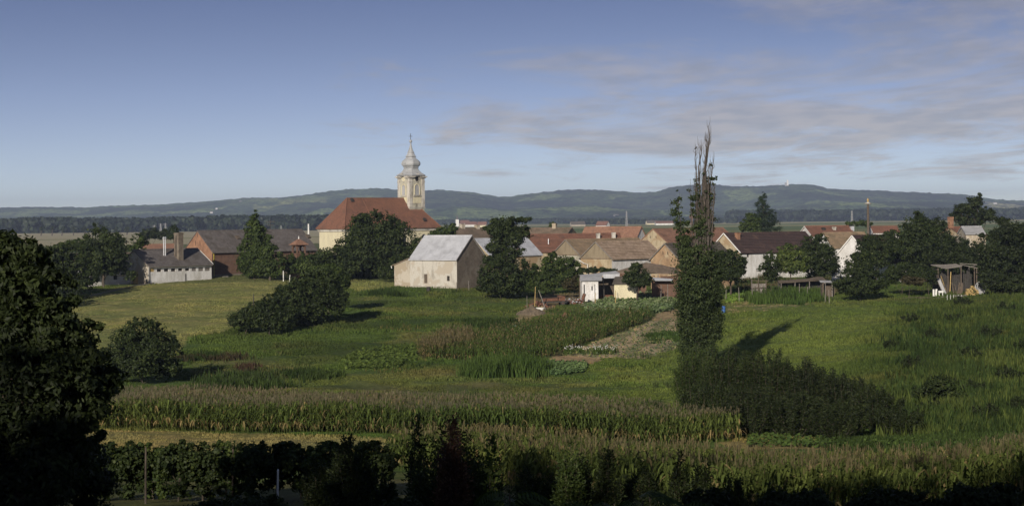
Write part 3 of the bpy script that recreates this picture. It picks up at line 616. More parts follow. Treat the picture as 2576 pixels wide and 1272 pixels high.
def far_wood(name, x0, x1, d0, d1, h, crown, n, seed, mat, label=None):
    "a far-off wood: many crowns of coarse leaf faces that read as one mass"
    r = np.random.default_rng(seed); px = r.uniform(x0, x1, n); d = r.uniform(d0, d1, n); X = (px - CX) * d / F; Z0 = np.full(n, .2)
    H = h * (.82 + .3 * vnoise(X, d, 40, seed) + r.uniform(-.06, .06, n)); per = 30
    a = r.normal(0, 1, (n, per, 3)); a /= np.linalg.norm(a, axis=2)[..., None]; a[..., 2] = np.abs(a[..., 2]) * 1.2 - .25
    c = np.stack([X, d, Z0 + H - crown * .55], -1)[:, None] + a * np.array([crown * .55, crown * .55, crown * .6])
    low = r.random((n, per)) < .4; c[..., 2] = np.where(low, r.uniform(0, 1, (n, per)) * H[:, None] * .8, c[..., 2]); c = c.reshape(-1, 3); nr = (a + r.normal(0, .35, a.shape)).reshape(-1, 3); nr /= np.linalg.norm(nr, axis=1)[:, None]
    t = np.cross(nr, r.normal(0, 1, nr.shape)); t /= np.linalg.norm(t, axis=1)[:, None]; b = np.cross(nr, t); s = (crown * .28 * r.uniform(.6, 1.2, len(c)))[:, None]
    V = np.stack([c - t * s, c - b * s, c + t * s, c + b * s], 1).reshape(-1, 3); o = mesh_obj(name, V, np.arange(len(c))[:, None] * 4 + np.arange(4)[None], mat)
    return tag(o, label, kind='stuff')
M['far_leaf'] = mat_leaf('far_leaf', (.012, .022, .014), (.030, .044, .022), None, .1)
far_wood('far_wood', -350, 1010, 2150, 2450, 17, 11, 2600, 3, M['far_leaf'])
far_wood('far_wood', 1830, 2900, 3450, 3900, 21, 13, 2300, 4, M['far_leaf'])
far_wood('far_wood', 1000, 1850, 3900, 4250, 10, 13, 900, 5, M['far_leaf'])
far_wood('far_wood', 1440, 1850, 3000, 3150, 9, 9, 120, 6, M['far_leaf'])

# ------------------------------------------------------------------ trees
def foliage(lobes, n, leaf, seed, clump=.22, core=.25, droop=0.0, upb=.35, aspect=.62, vfill=.0):
    "lobes: (x, y, z, rx, ry, rz) -> leaf faces gathered in clumps on and inside the lobes"
    r = np.random.default_rng(seed); L = np.array(lobes, float); area = (L[:, 3] * L[:, 5] + L[:, 3] * L[:, 4]) ; pr = area / area.sum(); ncl = max(8, n // 42)
    li = r.choice(len(L), ncl, p=pr); dirn = r.normal(0, 1, (ncl, 3)); dirn /= np.linalg.norm(dirn, axis=1)[:, None]
    rad = np.where(r.random(ncl) < core, r.uniform(.15, .7, ncl), r.uniform(.72, 1.12, ncl)); cc = L[li, :3] + dirn * L[li, 3:] * rad[:, None]
    cr = clump * np.sqrt(L[li, 3] * L[li, 5]) * r.uniform(.5, 1.35, ncl) + leaf * .8
    per = r.dirichlet(np.ones(ncl) * 3 * 1.0) * n; per = np.maximum(4, per.astype(int)); idx = np.repeat(np.arange(ncl), per); m = len(idx)
    g = r.normal(0, .55, (m, 3)); g[:, 2] *= .7; c = cc[idx] + g * cr[idx][:, None]
    nr = dirn[idx] * .55 + g * .8 + r.normal(0, .55, (m, 3)); nr[:, 2] += upb; nr /= np.linalg.norm(nr, axis=1)[:, None]
    t = np.cross(nr, r.normal(0, 1, (m, 3))); t[:, 2] -= droop; t -= nr * (t * nr).sum(1)[:, None]; t /= np.linalg.norm(t, axis=1)[:, None]; b = np.cross(nr, t); s = (leaf * r.uniform(.6, 1.3, m))[:, None]
    tip = c + t * s * 1.15; V = np.stack([c - t * s * .85, c - b * s * aspect - t * s * .05, tip, c + b * s * aspect - t * s * .05], 1).reshape(-1, 3)
    return V, np.arange(m)[:, None] * 4 + np.arange(4)[None]
def limbs(mb, base, lobes, r0, seed, n=7, fork=.35):
    rr = random.Random(seed); top = max(lobes, key=lambda l: l[2]); zt = top[2] - base[2]
    tp = Vector((base[0], base[1], base[2] - .3)); fk = Vector((base[0] + (top[0] - base[0]) * .3, base[1], base[2] + zt * fork)); end = Vector((top[0], top[1], top[2]))
    mid = fk.lerp(end, .5) + Vector((rr.uniform(-.3, .3), rr.uniform(-.3, .3), 0)) * zt * .08
    mb.tube([tp, tp.lerp(fk, .15) , tp.lerp(fk, .6) + Vector((rr.uniform(-.1, .1), 0, 0)) * r0 * 4, fk, mid, end], [r0 * 1.5, r0 * 1.05, r0 * .9, r0 * .75, r0 * .4, r0 * .1], n)
    for l in lobes:
        if l is top: continue
        e = Vector(l[:3]); s = fk.lerp(mid, rr.uniform(-.3, .8)); k = s.lerp(e, .5) + Vector((0, 0, -.08 * (e - s).length)); mb.tube([s, k, e], [r0 * .42, r0 * .28, r0 * .08], 5)
        for _ in range(2):
            q = k.lerp(e, rr.uniform(0, .7)); o = Vector((rr.uniform(-1, 1) * l[3], rr.uniform(-1, 1) * l[4], rr.uniform(-.2, 1) * l[5])) * .7; mb.tube([q, q + o], [r0 * .16, r0 * .04], 4)
def tree(name, label, cat, px, d, lob, n, leaf, mat='leaf_dark', group=None, tr=.2, seed=None, bark='bark', core=.25, clump=.24, droop=0.0, base=None, fork=.35, stem='trunk', crown='crown', extra=True, aspect=.62, upb=.35):
    """px, d: where the foot stands; lob: (column, row, half width, half height[, shift in depth]) of each lobe of the crown"""
    seed = seed or int(px * 7 + d); g = ground(px, d); rr = random.Random(seed); k = d / F; L = []
    for l in lob:
        c = P(l[0], l[1], d); dy = l[4] if len(l) > 4 else rr.uniform(-.35, .35) * l[2] * k; L.append((c.x - g.x, dy, c.z - g.z, l[2] * k, l[2] * k * .95, l[3] * k))
    root = thing(name, label, cat, g, 0, group)
    if extra:  # small outer sprays make the outline uneven
        E = []
        for l in L:
            for _ in range(6):
                a = rr.uniform(0, 6.28); e = rr.uniform(-.5, 1.2); f = rr.uniform(.14, .34); ce = math.cos(e)
                E.append((l[0] + math.cos(a) * ce * l[3] * 1.1, l[1] + math.sin(a) * ce * l[4] * 1.1, l[2] + math.sin(e) * l[5] * 1.08, l[3] * f, l[4] * f, l[5] * f))
        allL = L + E
    else: allL = L
    n = int(n * 2.3)
    V, Q = foliage(allL, n, leaf, seed, clump, core, droop, upb, aspect); lo = V[:, 2] > -.1; V[~lo, 2] = rng.uniform(0, .3, (~lo).sum())
    mb = MB(); limbs(mb, (0, 0, 0), L, tr, seed, fork=fork); mb.build(stem, M[bark], root, True); mesh_obj(crown, V, Q, M[mat], root)
    return root
def bush(label, px, d, lob, n, leaf, mat='leaf_dark', group=None, name='bush', cat='bush', **kw):
    return tree(name, label, cat, px, d, lob, n, leaf, mat, group, tr=kw.pop('tr', .07), stem='stem', crown='foliage', fork=.1, **kw)

def shoots(name, label, cat, px, d, top, hw, ns, per, leaf, mat, group=None, seed=None, spread=.16, r0=.02, flare=.9, aspect=.4, stem='stem', crown='foliage', low=.12, tipbias=0.0, cone=.5):
    "a shrub of many arching shoots clothed in leaves; top: row of its tip, hw: half width in the photograph"
    seed = seed or int(px * 3 + d * 11); rr = random.Random(seed); r = np.random.default_rng(seed); g = ground(px, d); H = P(px, top, d).z - g.z; Wd = hw * d / F; mb = MB(); Cc = []; Dd = []
    for i in range(ns):
        a = rr.uniform(0, 6.283); q = math.sqrt(rr.random()); ox, oy = math.cos(a) * q, math.sin(a) * q; h = H * (1 - cone * q * q) * rr.uniform(.72, 1.04); b0 = Vector((ox * Wd * .25, oy * Wd * .25, -.1)); b2 = Vector((ox * Wd, oy * Wd, h)); b1 = Vector((ox * Wd * flare, oy * Wd * flare, h * .55))
        pts = [b0.lerp(b1, t).lerp(b1.lerp(b2, t), t) + Vector((rr.gauss(0, .02), rr.gauss(0, .02), 0)) * Wd for t in (0, .25, .5, .75, 1)]; mb.tube(pts, [r0, r0 * .8, r0 * .6, r0 * .4, r0 * .12], 4, False)
        t = r.uniform(low, 1, per) ** (1 - tipbias); k = np.clip((t * 4).astype(int), 0, 3); f = t * 4 - k; pa = np.array([tuple(p) for p in pts]); c = pa[k] * (1 - f)[:, None] + pa[k + 1] * f[:, None]; sp = spread * H * (.35 + .65 * np.sin(np.pi * np.clip(t, .1, .93)))
        off = r.normal(0, 1, (per, 3)) * sp[:, None] * np.array([.5, .5, .35]); Cc.append(c + off); u = off / (np.linalg.norm(off, axis=1)[:, None] + 1e-6); Dd.append(u + np.array([0, 0, .5]))
    c = np.concatenate(Cc); t = np.concatenate(Dd) + r.normal(0, .35, c.shape); t /= np.linalg.norm(t, axis=1)[:, None]; n_ = r.normal(0, 1, c.shape) + np.array([-.2, -.5, .6]); n_ -= t * (n_ * t).sum(1)[:, None]; n_ /= np.linalg.norm(n_, axis=1)[:, None]; b = np.cross(n_, t); s = (leaf * r.uniform(.6, 1.3, len(c)))[:, None]
    V = np.stack([c - t * s, c - b * s * aspect, c + t * s, c + b * s * aspect], 1).reshape(-1, 3); V[:, 2] = np.maximum(V[:, 2], -.3); root = thing(name, label, cat, g, 0, group); mb.build(stem, M['bark'], root); mesh_obj(crown, V, np.arange(len(c))[:, None] * 4 + np.arange(4)[None], M[mat], root); return root
# the big church-side tree and the greenery round it
tree('broadleaf_tree', 'huge round dark green tree in front of the red roofed church', 'tree', 940, 345, [(945, 590, 60, 48), (895, 620, 45, 45), (1000, 615, 45, 50), (950, 640, 70, 45), (1020, 660, 25, 30), (880, 665, 42, 35), (960, 680, 60, 28), (912, 570, 26, 26), (985, 566, 24, 22)], 17000, .24, 'leaf_dark', tr=.42)
bush('dark spreading bush between the huge round tree and the cream church corner', 835, 335, [(830, 652, 38, 26), (868, 672, 35, 26), (800, 668, 30, 24), (850, 625, 14, 14)], 5200, .22, 'leaf_dark')
bush('bright green bush left of the church wall in front of the long grey roofed barn', 738, 335, [(726, 668, 18, 24), (744, 662, 20, 22), (758, 664, 20, 20), (770, 674, 24, 18), (786, 662, 22, 22)], 4600, .2, 'leaf_mid')
tree('pyramidal_tree', 'tall pointed green tree covering the middle of the long grey roofed barn', 'tree', 640, 338, [(643, 555, 11, 20), (643, 578, 22, 20), (648, 602, 28, 22), (632, 628, 30, 24), (655, 640, 30, 24), (638, 660, 36, 26), (667, 600, 14, 12), (618, 662, 22, 22), (640, 682, 36, 14)], 8500, .22, 'leaf_mid', tr=.26)
tree('broadleaf_tree', 'round bright green tree leaning on the right side of the tall pointed tree', 'tree', 679, 332, [(677, 632, 22, 20), (684, 655, 26, 24), (664, 665, 24, 24), (690, 676, 22, 18)], 4200, .21, 'leaf_mid', tr=.2)
tree('broadleaf_tree', 'dark round tree with bare trunk in front of the low white outbuilding', 'tree', 261, 325, [(258, 605, 42, 34), (230, 625, 34, 30), (290, 618, 34, 30), (256, 645, 50, 28), (218, 650, 28, 22), (295, 655, 30, 24), (282, 676, 30, 14), (240, 672, 30, 20), (322, 692, 16, 10)], 10500, .22, 'leaf_dark', tr=.26, fork=.2)
tree('broadleaf_tree', 'small dark tree standing alone behind the brick chimney of the outbuilding', 'tree', 436, 560, [(436, 582, 12, 14), (436, 592, 12, 12)], 900, .3, 'leaf_dark', 'small trees along the far field', tr=.2)
tree('broadleaf_tree', 'wide low tree left of the two metal flues at the field edge', 'tree', 370, 600, [(380, 585, 18, 11), (398, 590, 14, 9), (366, 592, 16, 10)], 1600, .32, 'leaf_black', 'small trees along the far field', tr=.2)
tree('broadleaf_tree', 'low dark tree right behind the two metal flues', 'tree', 415, 580, [(412, 588, 16, 10), (426, 592, 12, 9)], 1100, .3, 'leaf_black', 'small trees along the far field', tr=.18)
tree('birch_tree', 'thin pale stemmed tree just right of the dark round tree by the outbuilding', 'tree', 351, 345, [(350, 600, 14, 18), (345, 625, 20, 18), (360, 640, 20, 14), (356, 618, 12, 20)], 1500, .2, 'leaf_mid', tr=.1, bark='bark_pale', core=.1)
bush('dark hedge mass behind the foreground walnut, left edge of the village', 150, 300, [(150, 640, 40, 28), (110, 660, 45, 30), (185, 668, 38, 32), (60, 650, 45, 30), (200, 705, 40, 28), (130, 705, 50, 34), (225, 690, 20, 24)], 9000, .24, 'leaf_dark')
bush('dark low bush mass below the hedge at the far left edge', 30, 280, [(20, 680, 60, 40), (80, 720, 60, 34), (160, 740, 50, 22), (-30, 640, 50, 40)], 6000, .24, 'leaf_black')
bush('dark shrub with soft outline behind the dark round tree, at the orchard edge', 205, 420, [(190, 615, 24, 12), (165, 622, 20, 12), (215, 625, 18, 14)], 1500, .26, 'leaf_mid')
# clump of bushes in the meadow
gm = 'bushes of the clump in the meadow'
bush('small dark leftmost bush at the low end of the meadow clump', 612, 238, [(607, 803, 26, 22), (585, 812, 14, 12), (632, 795, 22, 30)], 3000, .17, 'leaf_dark', gm)
bush('dark rounded bush in the middle of the meadow clump', 676, 236, [(665, 795, 32, 34), (700, 800, 28, 30), (680, 760, 20, 18)], 4200, .17, 'leaf_dark', gm)
bush('tall broad bush with pale leaf tips crowning the meadow clump', 775, 247, [(770, 740, 50, 42), (730, 760, 36, 46), (815, 745, 42, 44), (760, 785, 60, 34), (712, 738, 20, 22), (850, 760, 24, 30), (828, 700, 28, 24), (785, 700, 22, 22)], 11500, .17, 'leaf_dark', gm)
bush('light green bush at the top right of the meadow clump towards the church', 835, 262, [(835, 690, 30, 26), (858, 712, 18, 24), (800, 690, 30, 20)], 3600, .18, 'leaf_mid', gm)
bush('round dark bush alone at the left end of the valley corn field', 357, 186, [(360, 850, 62, 42), (320, 875, 50, 40), (400, 880, 52, 44), (355, 905, 84, 34), (415, 925, 40, 26), (300, 915, 36, 28)], 11500, .14, 'leaf_dark', clump=.2)
# around the plaster barn
bush('dark bush filling the gap between the huge tree and the plaster barn', 1010, 330, [(1035, 640, 22, 22), (1005, 668, 24, 24), (985, 690, 24, 16), (1055, 612, 16, 14)], 3400, .2, 'leaf_dark')
tree('broadleaf_tree', 'small green tree rising behind the zinc roof of the plaster barn', 'tree', 1112, 410, [(1128, 578, 18, 14), (1108, 586, 18, 12), (1092, 592, 14, 8), (1140, 574, 10, 10)], 1800, .22, 'leaf_mid', tr=.16)
tree('acacia_tree', 'tall ragged acacia right of the plaster barn with a flat side limb', 'tree', 1268, 296, [(1262, 566, 32, 16), (1290, 556, 16, 12), (1322, 552, 14, 5), (1248, 580, 28, 12), (1275, 596, 40, 22), (1318, 585, 18, 15), (1252, 620, 26, 16), (1290, 630, 26, 16), (1268, 655, 36, 20)], 9500, .19, 'leaf_dark', tr=.24, clump=.3)
bush('wide dark bush round the foot of the ragged acacia', 1262, 288, [(1250, 690, 46, 38), (1290, 700, 44, 34), (1225, 712, 24, 22), (1318, 690, 28, 30), (1262, 722, 50, 18)], 8500, .19, 'leaf_dark')
bush('light green bush left of the scrap heap, in front of the tan gabled house', 1390, 296, [(1395, 660, 28, 22), (1425, 668, 26, 22), (1370, 676, 24, 24), (1410, 690, 36, 22), (1445, 682, 16, 18)], 5200, .18, 'leaf_mid')
bush('low green bush with pale tips beside the grassy slope below the tan gabled house', 1350, 286, [(1352, 705, 26, 22), (1378, 718, 20, 16), (1340, 722, 18, 14)], 2600, .17, 'leaf_mid')
bush('brownish dead bush behind the scrap heap, left of the open shed', 1438, 290, [(1432, 715, 14, 14), (1446, 712, 12, 16)], 1300, .14, 'leaf_dry')
bush('trimmed low hedge in front of the tan gabled house', 1490, 312, [(1468, 682, 16, 8), (1495, 680, 18, 9), (1522, 682, 18, 9), (1540, 684, 12, 7)], 1900, .16, 'leaf_dark', name='hedge', cat='hedge')
tree('walnut_tree', 'small round dark tree standing before the grey corrugated sheds', 'tree', 1603, 279, [(1604, 682, 20, 14), (1590, 698, 22, 14), (1618, 700, 20, 14), (1604, 712, 26, 10), (1602, 668, 12, 8)], 3800, .16, 'leaf_dark', tr=.12)
# right of the poplar
tree('walnut_tree', 'round dark tree just right of the poplar before the maroon roofed house', 'tree', 1838, 290, [(1838, 655, 28, 26), (1815, 672, 24, 24), (1858, 672, 22, 22), (1835, 690, 34, 16)], 5400, .18, 'leaf_dark', tr=.18)
tree('spruce_tree', 'tall dark spruce behind the maroon roofed house', 'tree', 1921, 470, [(1920, 491, 5, 8), (1920, 503, 13, 8), (1921, 516, 20, 9), (1922, 530, 24, 9), (1923, 545, 30, 10), (1924, 560, 35, 10), (1925, 576, 38, 9)], 5200, .22, 'leaf_spruce', tr=.3, clump=.3, droop=.6, aspect=.35, upb=.1)
tree('broadleaf_tree', 'green tree pressed against the left side of the tall spruce', 'tree', 1885, 450, [(1888, 550, 14, 12), (1882, 566, 16, 14), (1900, 562, 14, 16), (1868, 574, 10, 8), (1905, 578, 14, 10)], 2800, .22, 'leaf_mid', tr=.2)
tree('fruit_tree', 'small thin tree with feathery leaves against the white wall of the maroon roofed house', 'tree', 1940, 300, [(1940, 648, 14, 16), (1925, 668, 14, 16), (1952, 672, 16, 16), (1938, 694, 22, 14)], 2800, .15, 'leaf_dark', tr=.08)
tree('fruit_tree', 'yellow green leaved tree in front of the right end of the maroon roof', 'tree', 1990, 303, [(1985, 634, 24, 18), (2005, 650, 24, 20), (1970, 655, 20, 20), (1995, 672, 30, 16)], 4600, .17, 'leaf_light', tr=.12)
tree('broadleaf_tree', 'broad dark dome shaped tree right of the maroon roof', 'tree', 2050, 312, [(2050, 622, 34, 28), (2075, 648, 32, 30), (2030, 650, 32, 28), (2060, 678, 44, 20), (2095, 640, 16, 20)], 7800, .18, 'leaf_dark', tr=.22)
bush('large round dark bush standing on the grass bank left of the woodshed', 2162, 276, [(2160, 680, 34, 32), (2135, 705, 36, 30), (2190, 705, 34, 28), (2165, 722, 52, 20), (2178, 655, 24, 20)], 8500, .17, 'leaf_dark')
tree('broadleaf_tree', 'dark tree between the white gable and the big domed trees on the right', 'tree', 2198, 316, [(2190, 620, 30, 26), (2215, 640, 34, 30), (2175, 648, 24, 22), (2230, 605, 20, 20)], 6000, .19, 'leaf_dark', tr=.2)
tree('broadleaf_tree', 'biggest dark domed tree on the right, its top above the far plain', 'tree', 2312, 328, [(2310, 570, 40, 34), (2282, 590, 32, 32), (2345, 585, 40, 34), (2310, 625, 70, 38), (2255, 635, 36, 34), (2370, 630, 44, 36), (2330, 660, 60, 26)], 14500, .21, 'leaf_dark', tr=.36)
tree('broadleaf_tree', 'dark tree under the brick chimney between the domed tree and the right edge trees', 'tree', 2410, 335, [(2405, 625, 36, 28), (2440, 640, 32, 28), (2420, 660, 44, 20)], 5600, .2, 'leaf_black', tr=.24)
tree('poplar_tree', 'tall ragged tree with separate tufts rising above the right edge trees', 'tree', 2455, 400, [(2410, 528, 12, 14), (2425, 522, 10, 10), (2446, 510, 16, 12), (2462, 502, 8, 14), (2450, 532, 22, 14), (2412, 545, 16, 10), (2490, 532, 14, 10), (2478, 545, 26, 12), (2440, 556, 30, 10)], 5200, .24, 'leaf_black', tr=.26, clump=.3)
bush('low bush on the grass bank just left of the woodshed', 2270, 288, [(2268, 678, 26, 16), (2295, 690, 28, 14), (2245, 694, 20, 14), (2320, 684, 18, 14)], 3600, .17, 'leaf_dark')
bush('brown and green scrub heap beside the woodshed logs', 2285, 282, [(2290, 706, 22, 10), (2310, 708, 16, 9)], 1300, .15, 'leaf_dry')
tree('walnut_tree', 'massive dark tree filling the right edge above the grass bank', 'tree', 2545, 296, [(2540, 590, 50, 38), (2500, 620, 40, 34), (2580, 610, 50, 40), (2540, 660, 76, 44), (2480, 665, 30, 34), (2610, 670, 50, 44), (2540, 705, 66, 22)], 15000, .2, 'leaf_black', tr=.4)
bush('dark bush at the foot of the massive right edge tree', 2500, 283, [(2495, 705, 34, 20), (2530, 715, 34, 18), (2570, 712, 34, 22)], 4200, .18, 'leaf_black')
tree('broadleaf_tree', 'low tree line piece right behind the capped pole', 'tree', 2150, 520, [(2160, 561, 20, 6), (2140, 564, 14, 5), (2180, 563, 14, 6)], 900, .3, 'leaf_mid', tr=.15)
tree('spruce_tree', 'small cone shaped green tree behind the old roof with the stone chimney', 'tree', 1391, 520, [(1390, 572, 8, 12), (1391, 584, 11, 10), (1389, 564, 4, 7)], 900, .26, 'leaf_mid', tr=.15)
bush('low dark bush growing against the left side of the woodshed', 2338, 284, [(2332, 690, 20, 16), (2318, 702, 18, 12), (2345, 702, 12, 10)], 1800, .15, 'leaf_dark')
bush('black green thicket right behind the woodshed', 2410, 302, [(2375, 640, 46, 26), (2440, 650, 44, 30), (2405, 680, 66, 24), (2470, 690, 36, 24), (2345, 672, 26, 20)], 6500, .18, 'leaf_black')
# willows in the valley, right
gw = 'willow bushes in the valley on the right'
for lab, px, d, top, hw, ns, mt in [
    ('leftmost pale topped willow bush at the foot of the poplar', 1752, 142, 862, 46, 44, 'leaf_mid'),
    ('tallest willow bush right beside the poplar foot', 1840, 140, 862, 58, 60, 'leaf_dark'),
    ('broad willow bush in the middle of the valley thicket, its top stepping down right', 1935, 139, 872, 60, 60, 'leaf_dark'),
    ('dark willow bush right of the middle of the valley thicket', 2030, 137, 895, 60, 56, 'leaf_black'),
    ('low dark willow bush near the right end of the valley thicket', 2120, 135, 930, 58, 50, 'leaf_black'),
    ('small rightmost willow bush ending the valley thicket', 2205, 132, 968, 54, 40, 'leaf_black'),
    ('dark willow bush under the tallest one, towards the valley corn', 1885, 128, 960, 66, 50, 'leaf_black'),
    ('dark low willow bush in front of the middle of the thicket', 1995, 127, 980, 66, 50, 'leaf_black'),
    ('dark low willow bush in front of the right end of the thicket', 2105, 126, 1000, 70, 50, 'leaf_black'),
    ('dwindling low willow bush trailing off to the right of the thicket', 2265, 128, 1015, 50, 30, 'leaf_black'),
    ('dark willow bush hiding the base of the pale topped one', 1790, 130, 950, 60, 44, 'leaf_dark')]:
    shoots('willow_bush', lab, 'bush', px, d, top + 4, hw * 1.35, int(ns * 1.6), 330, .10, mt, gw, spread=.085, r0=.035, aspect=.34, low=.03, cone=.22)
rs = random.Random(77)
for px, py in [(2345, 860), (2400, 810), (2440, 900), (2490, 850), (2530, 780), (2300, 930), (2370, 970), (2450, 990), (2540, 960), (2575, 880), (2350, 1040), (2480, 1060), (2560, 1040), (2290, 810), (2420, 770), (2250, 880)]:
    g_ = ground_row(px, py, 110, 330); shoots('scrub_bush', 'dark scrub bush among the tall weeds of the right bank', 'bush', px, g_.y, py - rs.uniform(26, 46) * 200 / g_.y, rs.uniform(22, 40) * 200 / g_.y, 18, 110, .12, 'leaf_black', 'scrub bushes on the right bank', spread=.14, r0=.03)
bush('small dark bush among the bank weeds above the right end of the thicket', 2330, 150, [(2325, 985, 30, 18), (2370, 970, 34, 18), (2400, 1000, 40, 20)], 3200, .11, 'leaf_dark')
# small dark trees along the far lane on the left
for i, q in enumerate(range(104, 345, 27)):
    h = rng.uniform(.8, 1.2); tree('lane_tree', 'small dark tree in the row along the far pale field', 'tree', q + rng.uniform(-3, 3), 1700, [(q, 577, 5, 6 * h), (q + 2, 573, 4, 4)], 160, .8, 'leaf_black', 'small trees in a row along the far pale field', tr=.55, extra=False, fork=.6)

# the old Lombardy poplar with its dead top
def poplar():
    d = 190; g = ground(1757, d); k = d / F; root = thing('poplar_tree', 'very tall narrow poplar with bare dead twigs at the top, half green', 'tree', g)
    lob = [(1770, 560, 12, 36), (1790, 520, 6, 30), (1765, 520, 7, 30), (1782, 470, 5, 26), (1766, 610, 22, 40), (1775, 670, 40, 56), (1738, 675, 40, 50), (1758, 895, 40, 40), (1717, 790, 14, 50), (1722, 850, 16, 50), (1798, 830, 14, 60), (1800, 740, 16, 60), (1752, 470, 4, 34), (1756, 560, 8, 40), (1786, 430, 3, 24), (1793, 470, 4, 30), (1755, 730, 48, 56), (1785, 740, 30, 60), (1735, 780, 34, 60), (1765, 810, 46, 60), (1752, 870, 36, 50), (1785, 840, 26, 40), (1725, 720, 22, 40), (1800, 690, 14, 40), (1805, 780, 14, 40),
           (1704, 520, 13, 24), (1700, 550, 11, 22), (1711, 575, 13, 26), (1708, 615, 13, 26), (1722, 610, 15, 32), (1733, 575, 11, 24), (1736, 486, 9, 14), (1741, 505, 10, 18), (1748, 530, 9, 20), (1722, 640, 16, 30), (1738, 625, 16, 34), (1752, 580, 10, 28), (1790, 560, 8, 34), (1795, 520, 5, 20), (1785, 610, 12, 34), (1772, 540, 6, 30)]
    L = []; rr = random.Random(5)
    for a, b, rx, rz in lob: c = P(a, b, d); L.append((c.x - g.x, rr.uniform(-.5, .5) * rx * k, c.z - g.z, rx * k, rx * k * .9, rz * k))
    V, Q = foliage(L, 52000, .11, 11, .30, .22, 0, .1, .75); mesh_obj('crown', V, Q, M['leaf_poplar'], root)
    mb = MB(); stems = [[(1757, 950), (1760, 800), (1764, 640), (1768, 520), (1770, 440), (1776, 400), (1782, 370), (1786, 345), (1783, 318)],
        [(1762, 820), (1772, 640), (1782, 520), (1788, 450), (1794, 425), (1796, 405)], [(1758, 780), (1756, 620), (1750, 500), (1752, 440), (1748, 400), (1750, 378)], [(1756, 760), (1758, 600), (1760, 480), (1758, 420), (1764, 385), (1763, 365)],
        [(1750, 800), (1730, 650), (1712, 580), (1704, 500)], [(1752, 740), (1742, 600), (1736, 480)], [(1765, 740), (1790, 600), (1795, 500), (1798, 470)], [(1760, 700), (1775, 560), (1778, 470), (1772, 420), (1778, 360), (1775, 352)]]
    def pt(a, b, j=0): c = P(a, b, d); return Vector((c.x - g.x, j, c.z - g.z))
    for _ in range(22):
        x0_ = rr.uniform(1745, 1786); top = rr.uniform(400, 560); x1_ = x0_ + rr.uniform(-8, 12); stems.append([(x0_, 760), (x0_ + rr.uniform(-4, 4), 660), (x0_ + rr.uniform(-5, 6), 580), (x1_ + rr.uniform(-4, 4), (580 + top) / 2), (x1_, top)])
    for si, st in enumerate(stems):
        j = rr.uniform(-.4, .4); pts = [pt(a + (rr.uniform(-2, 2) if i > 1 else 0), b, j * min(1, i / 2)) for i, (a, b) in enumerate(st)]; n = len(pts); r0 = .24 if si == 0 else .085
        mb.tube(pts, [r0 * (1 - i / (n - 1)) ** .8 + .018 for i in range(n)], 6)
        for i in range(1, n):
            for _ in range(9 if st[i][1] < 660 else 3):
                q = pts[i - 1].lerp(pts[i], rr.random()); h = rr.uniform(.4, 1.5); o = Vector((rr.uniform(-.22, .22), rr.uniform(-.2, .2), 1)) * h; o.x += rr.choice((-1, 1)) * .12
                mb.tube([q, q + o * .45 + Vector((o.x * .5, 0, 0)), q + o], [.028, .02, .008], 4, False)
    mb.build('trunk', M['dead_wood'], root, True)
    T = []
    for st in stems:
        for a, b in st[2:]:
            if 450 < b < 660:
                for _ in range(2): c = P(a + rr.uniform(-4, 4), b + rr.uniform(-26, 26), d); T.append((c.x - g.x, rr.uniform(-.5, .5), c.z - g.z, rr.uniform(.05, .13), .1, rr.uniform(.2, .6)))
    V, Q = foliage(T, 5200, .085, 12, .3, .5, 0, .1, .6); mesh_obj('sparse_twig_leaves', V, Q, M['leaf_poplar'], root)
    bd = thing('bird', 'small dark bird perched on a bare top twig of the tall poplar', 'bird', P(1750, 376, d))
    b = MB(); b.tube([(-.16, 0, .02), (-.06, 0, .07), (.05, 0, .15), (.10, 0, .24), (.13, 0, .30), (.2, 0, .30)], [.015, .06, .075, .05, .045, .008], 8); b.build('body', M['iron'], bd, True)
poplar()
# ------------------------------------------------------------------ buildings
def colpx(x, y, z): return proj(x, y, z)[0]
class Plan:
    """A: near corner (column, distance, row of the eave there); gable runs from A to column pB over width W; the long wall runs from A to column pC"""
    def __init__(s, pA, d, row_e, pB, W, pC, row_r=None, row_pk=None):
        a = P(pA, row_e, d); s.A = a; side = 1 if pC > pA else -1; s.W = W
        best = None
        for k in range(0, 900):
            th = k * .1 * math.pi / 180; v = Vector((-math.sin(th) * side, math.cos(th), 0)); q = a + v * W; e = abs(colpx(*q) - pB)
            if best is None or e < best[0]: best = (e, th)
        th = best[1] * side; s.th = th; s.u = Vector((math.cos(th), math.sin(th), 0)); s.v = Vector((-math.sin(th), math.cos(th), 0))
        L = 1.0
        while L < 80 and (colpx(*(a + s.u * L * side)) - pC) * side < 0: L += .05
        s.L = L; s.x0, s.x1 = (0, L) if side > 0 else (-L, 0); s.z0 = gh(a.x, a.y); s.o = Vector((a.x, a.y, s.z0)); s.ze = a.z - s.z0
        if row_pk: m = a + s.v * (W / 2); s.zr = P(row_pk[0], row_pk[1], m.y).z - s.z0
        s.ang = th
    def root(s, name, label, cat, group=None): s.r = thing(name, label, cat, s.o, s.ang, group); return s.r
    def loc(s, px, py, y):
        "local x, z of the photo point px, py on the plane at local depth y"
        lo, hi = s.x0 - 60, s.x1 + 60
        for _ in range(50):
            m = (lo + hi) / 2; q = s.o + s.u * m + s.v * y
            if proj(q.x, q.y, EYE)[0] + (0) < px: lo = m
            else: hi = m
        q = s.o + s.u * lo + s.v * y; return lo, P(px, py, q.y).z - s.o.z
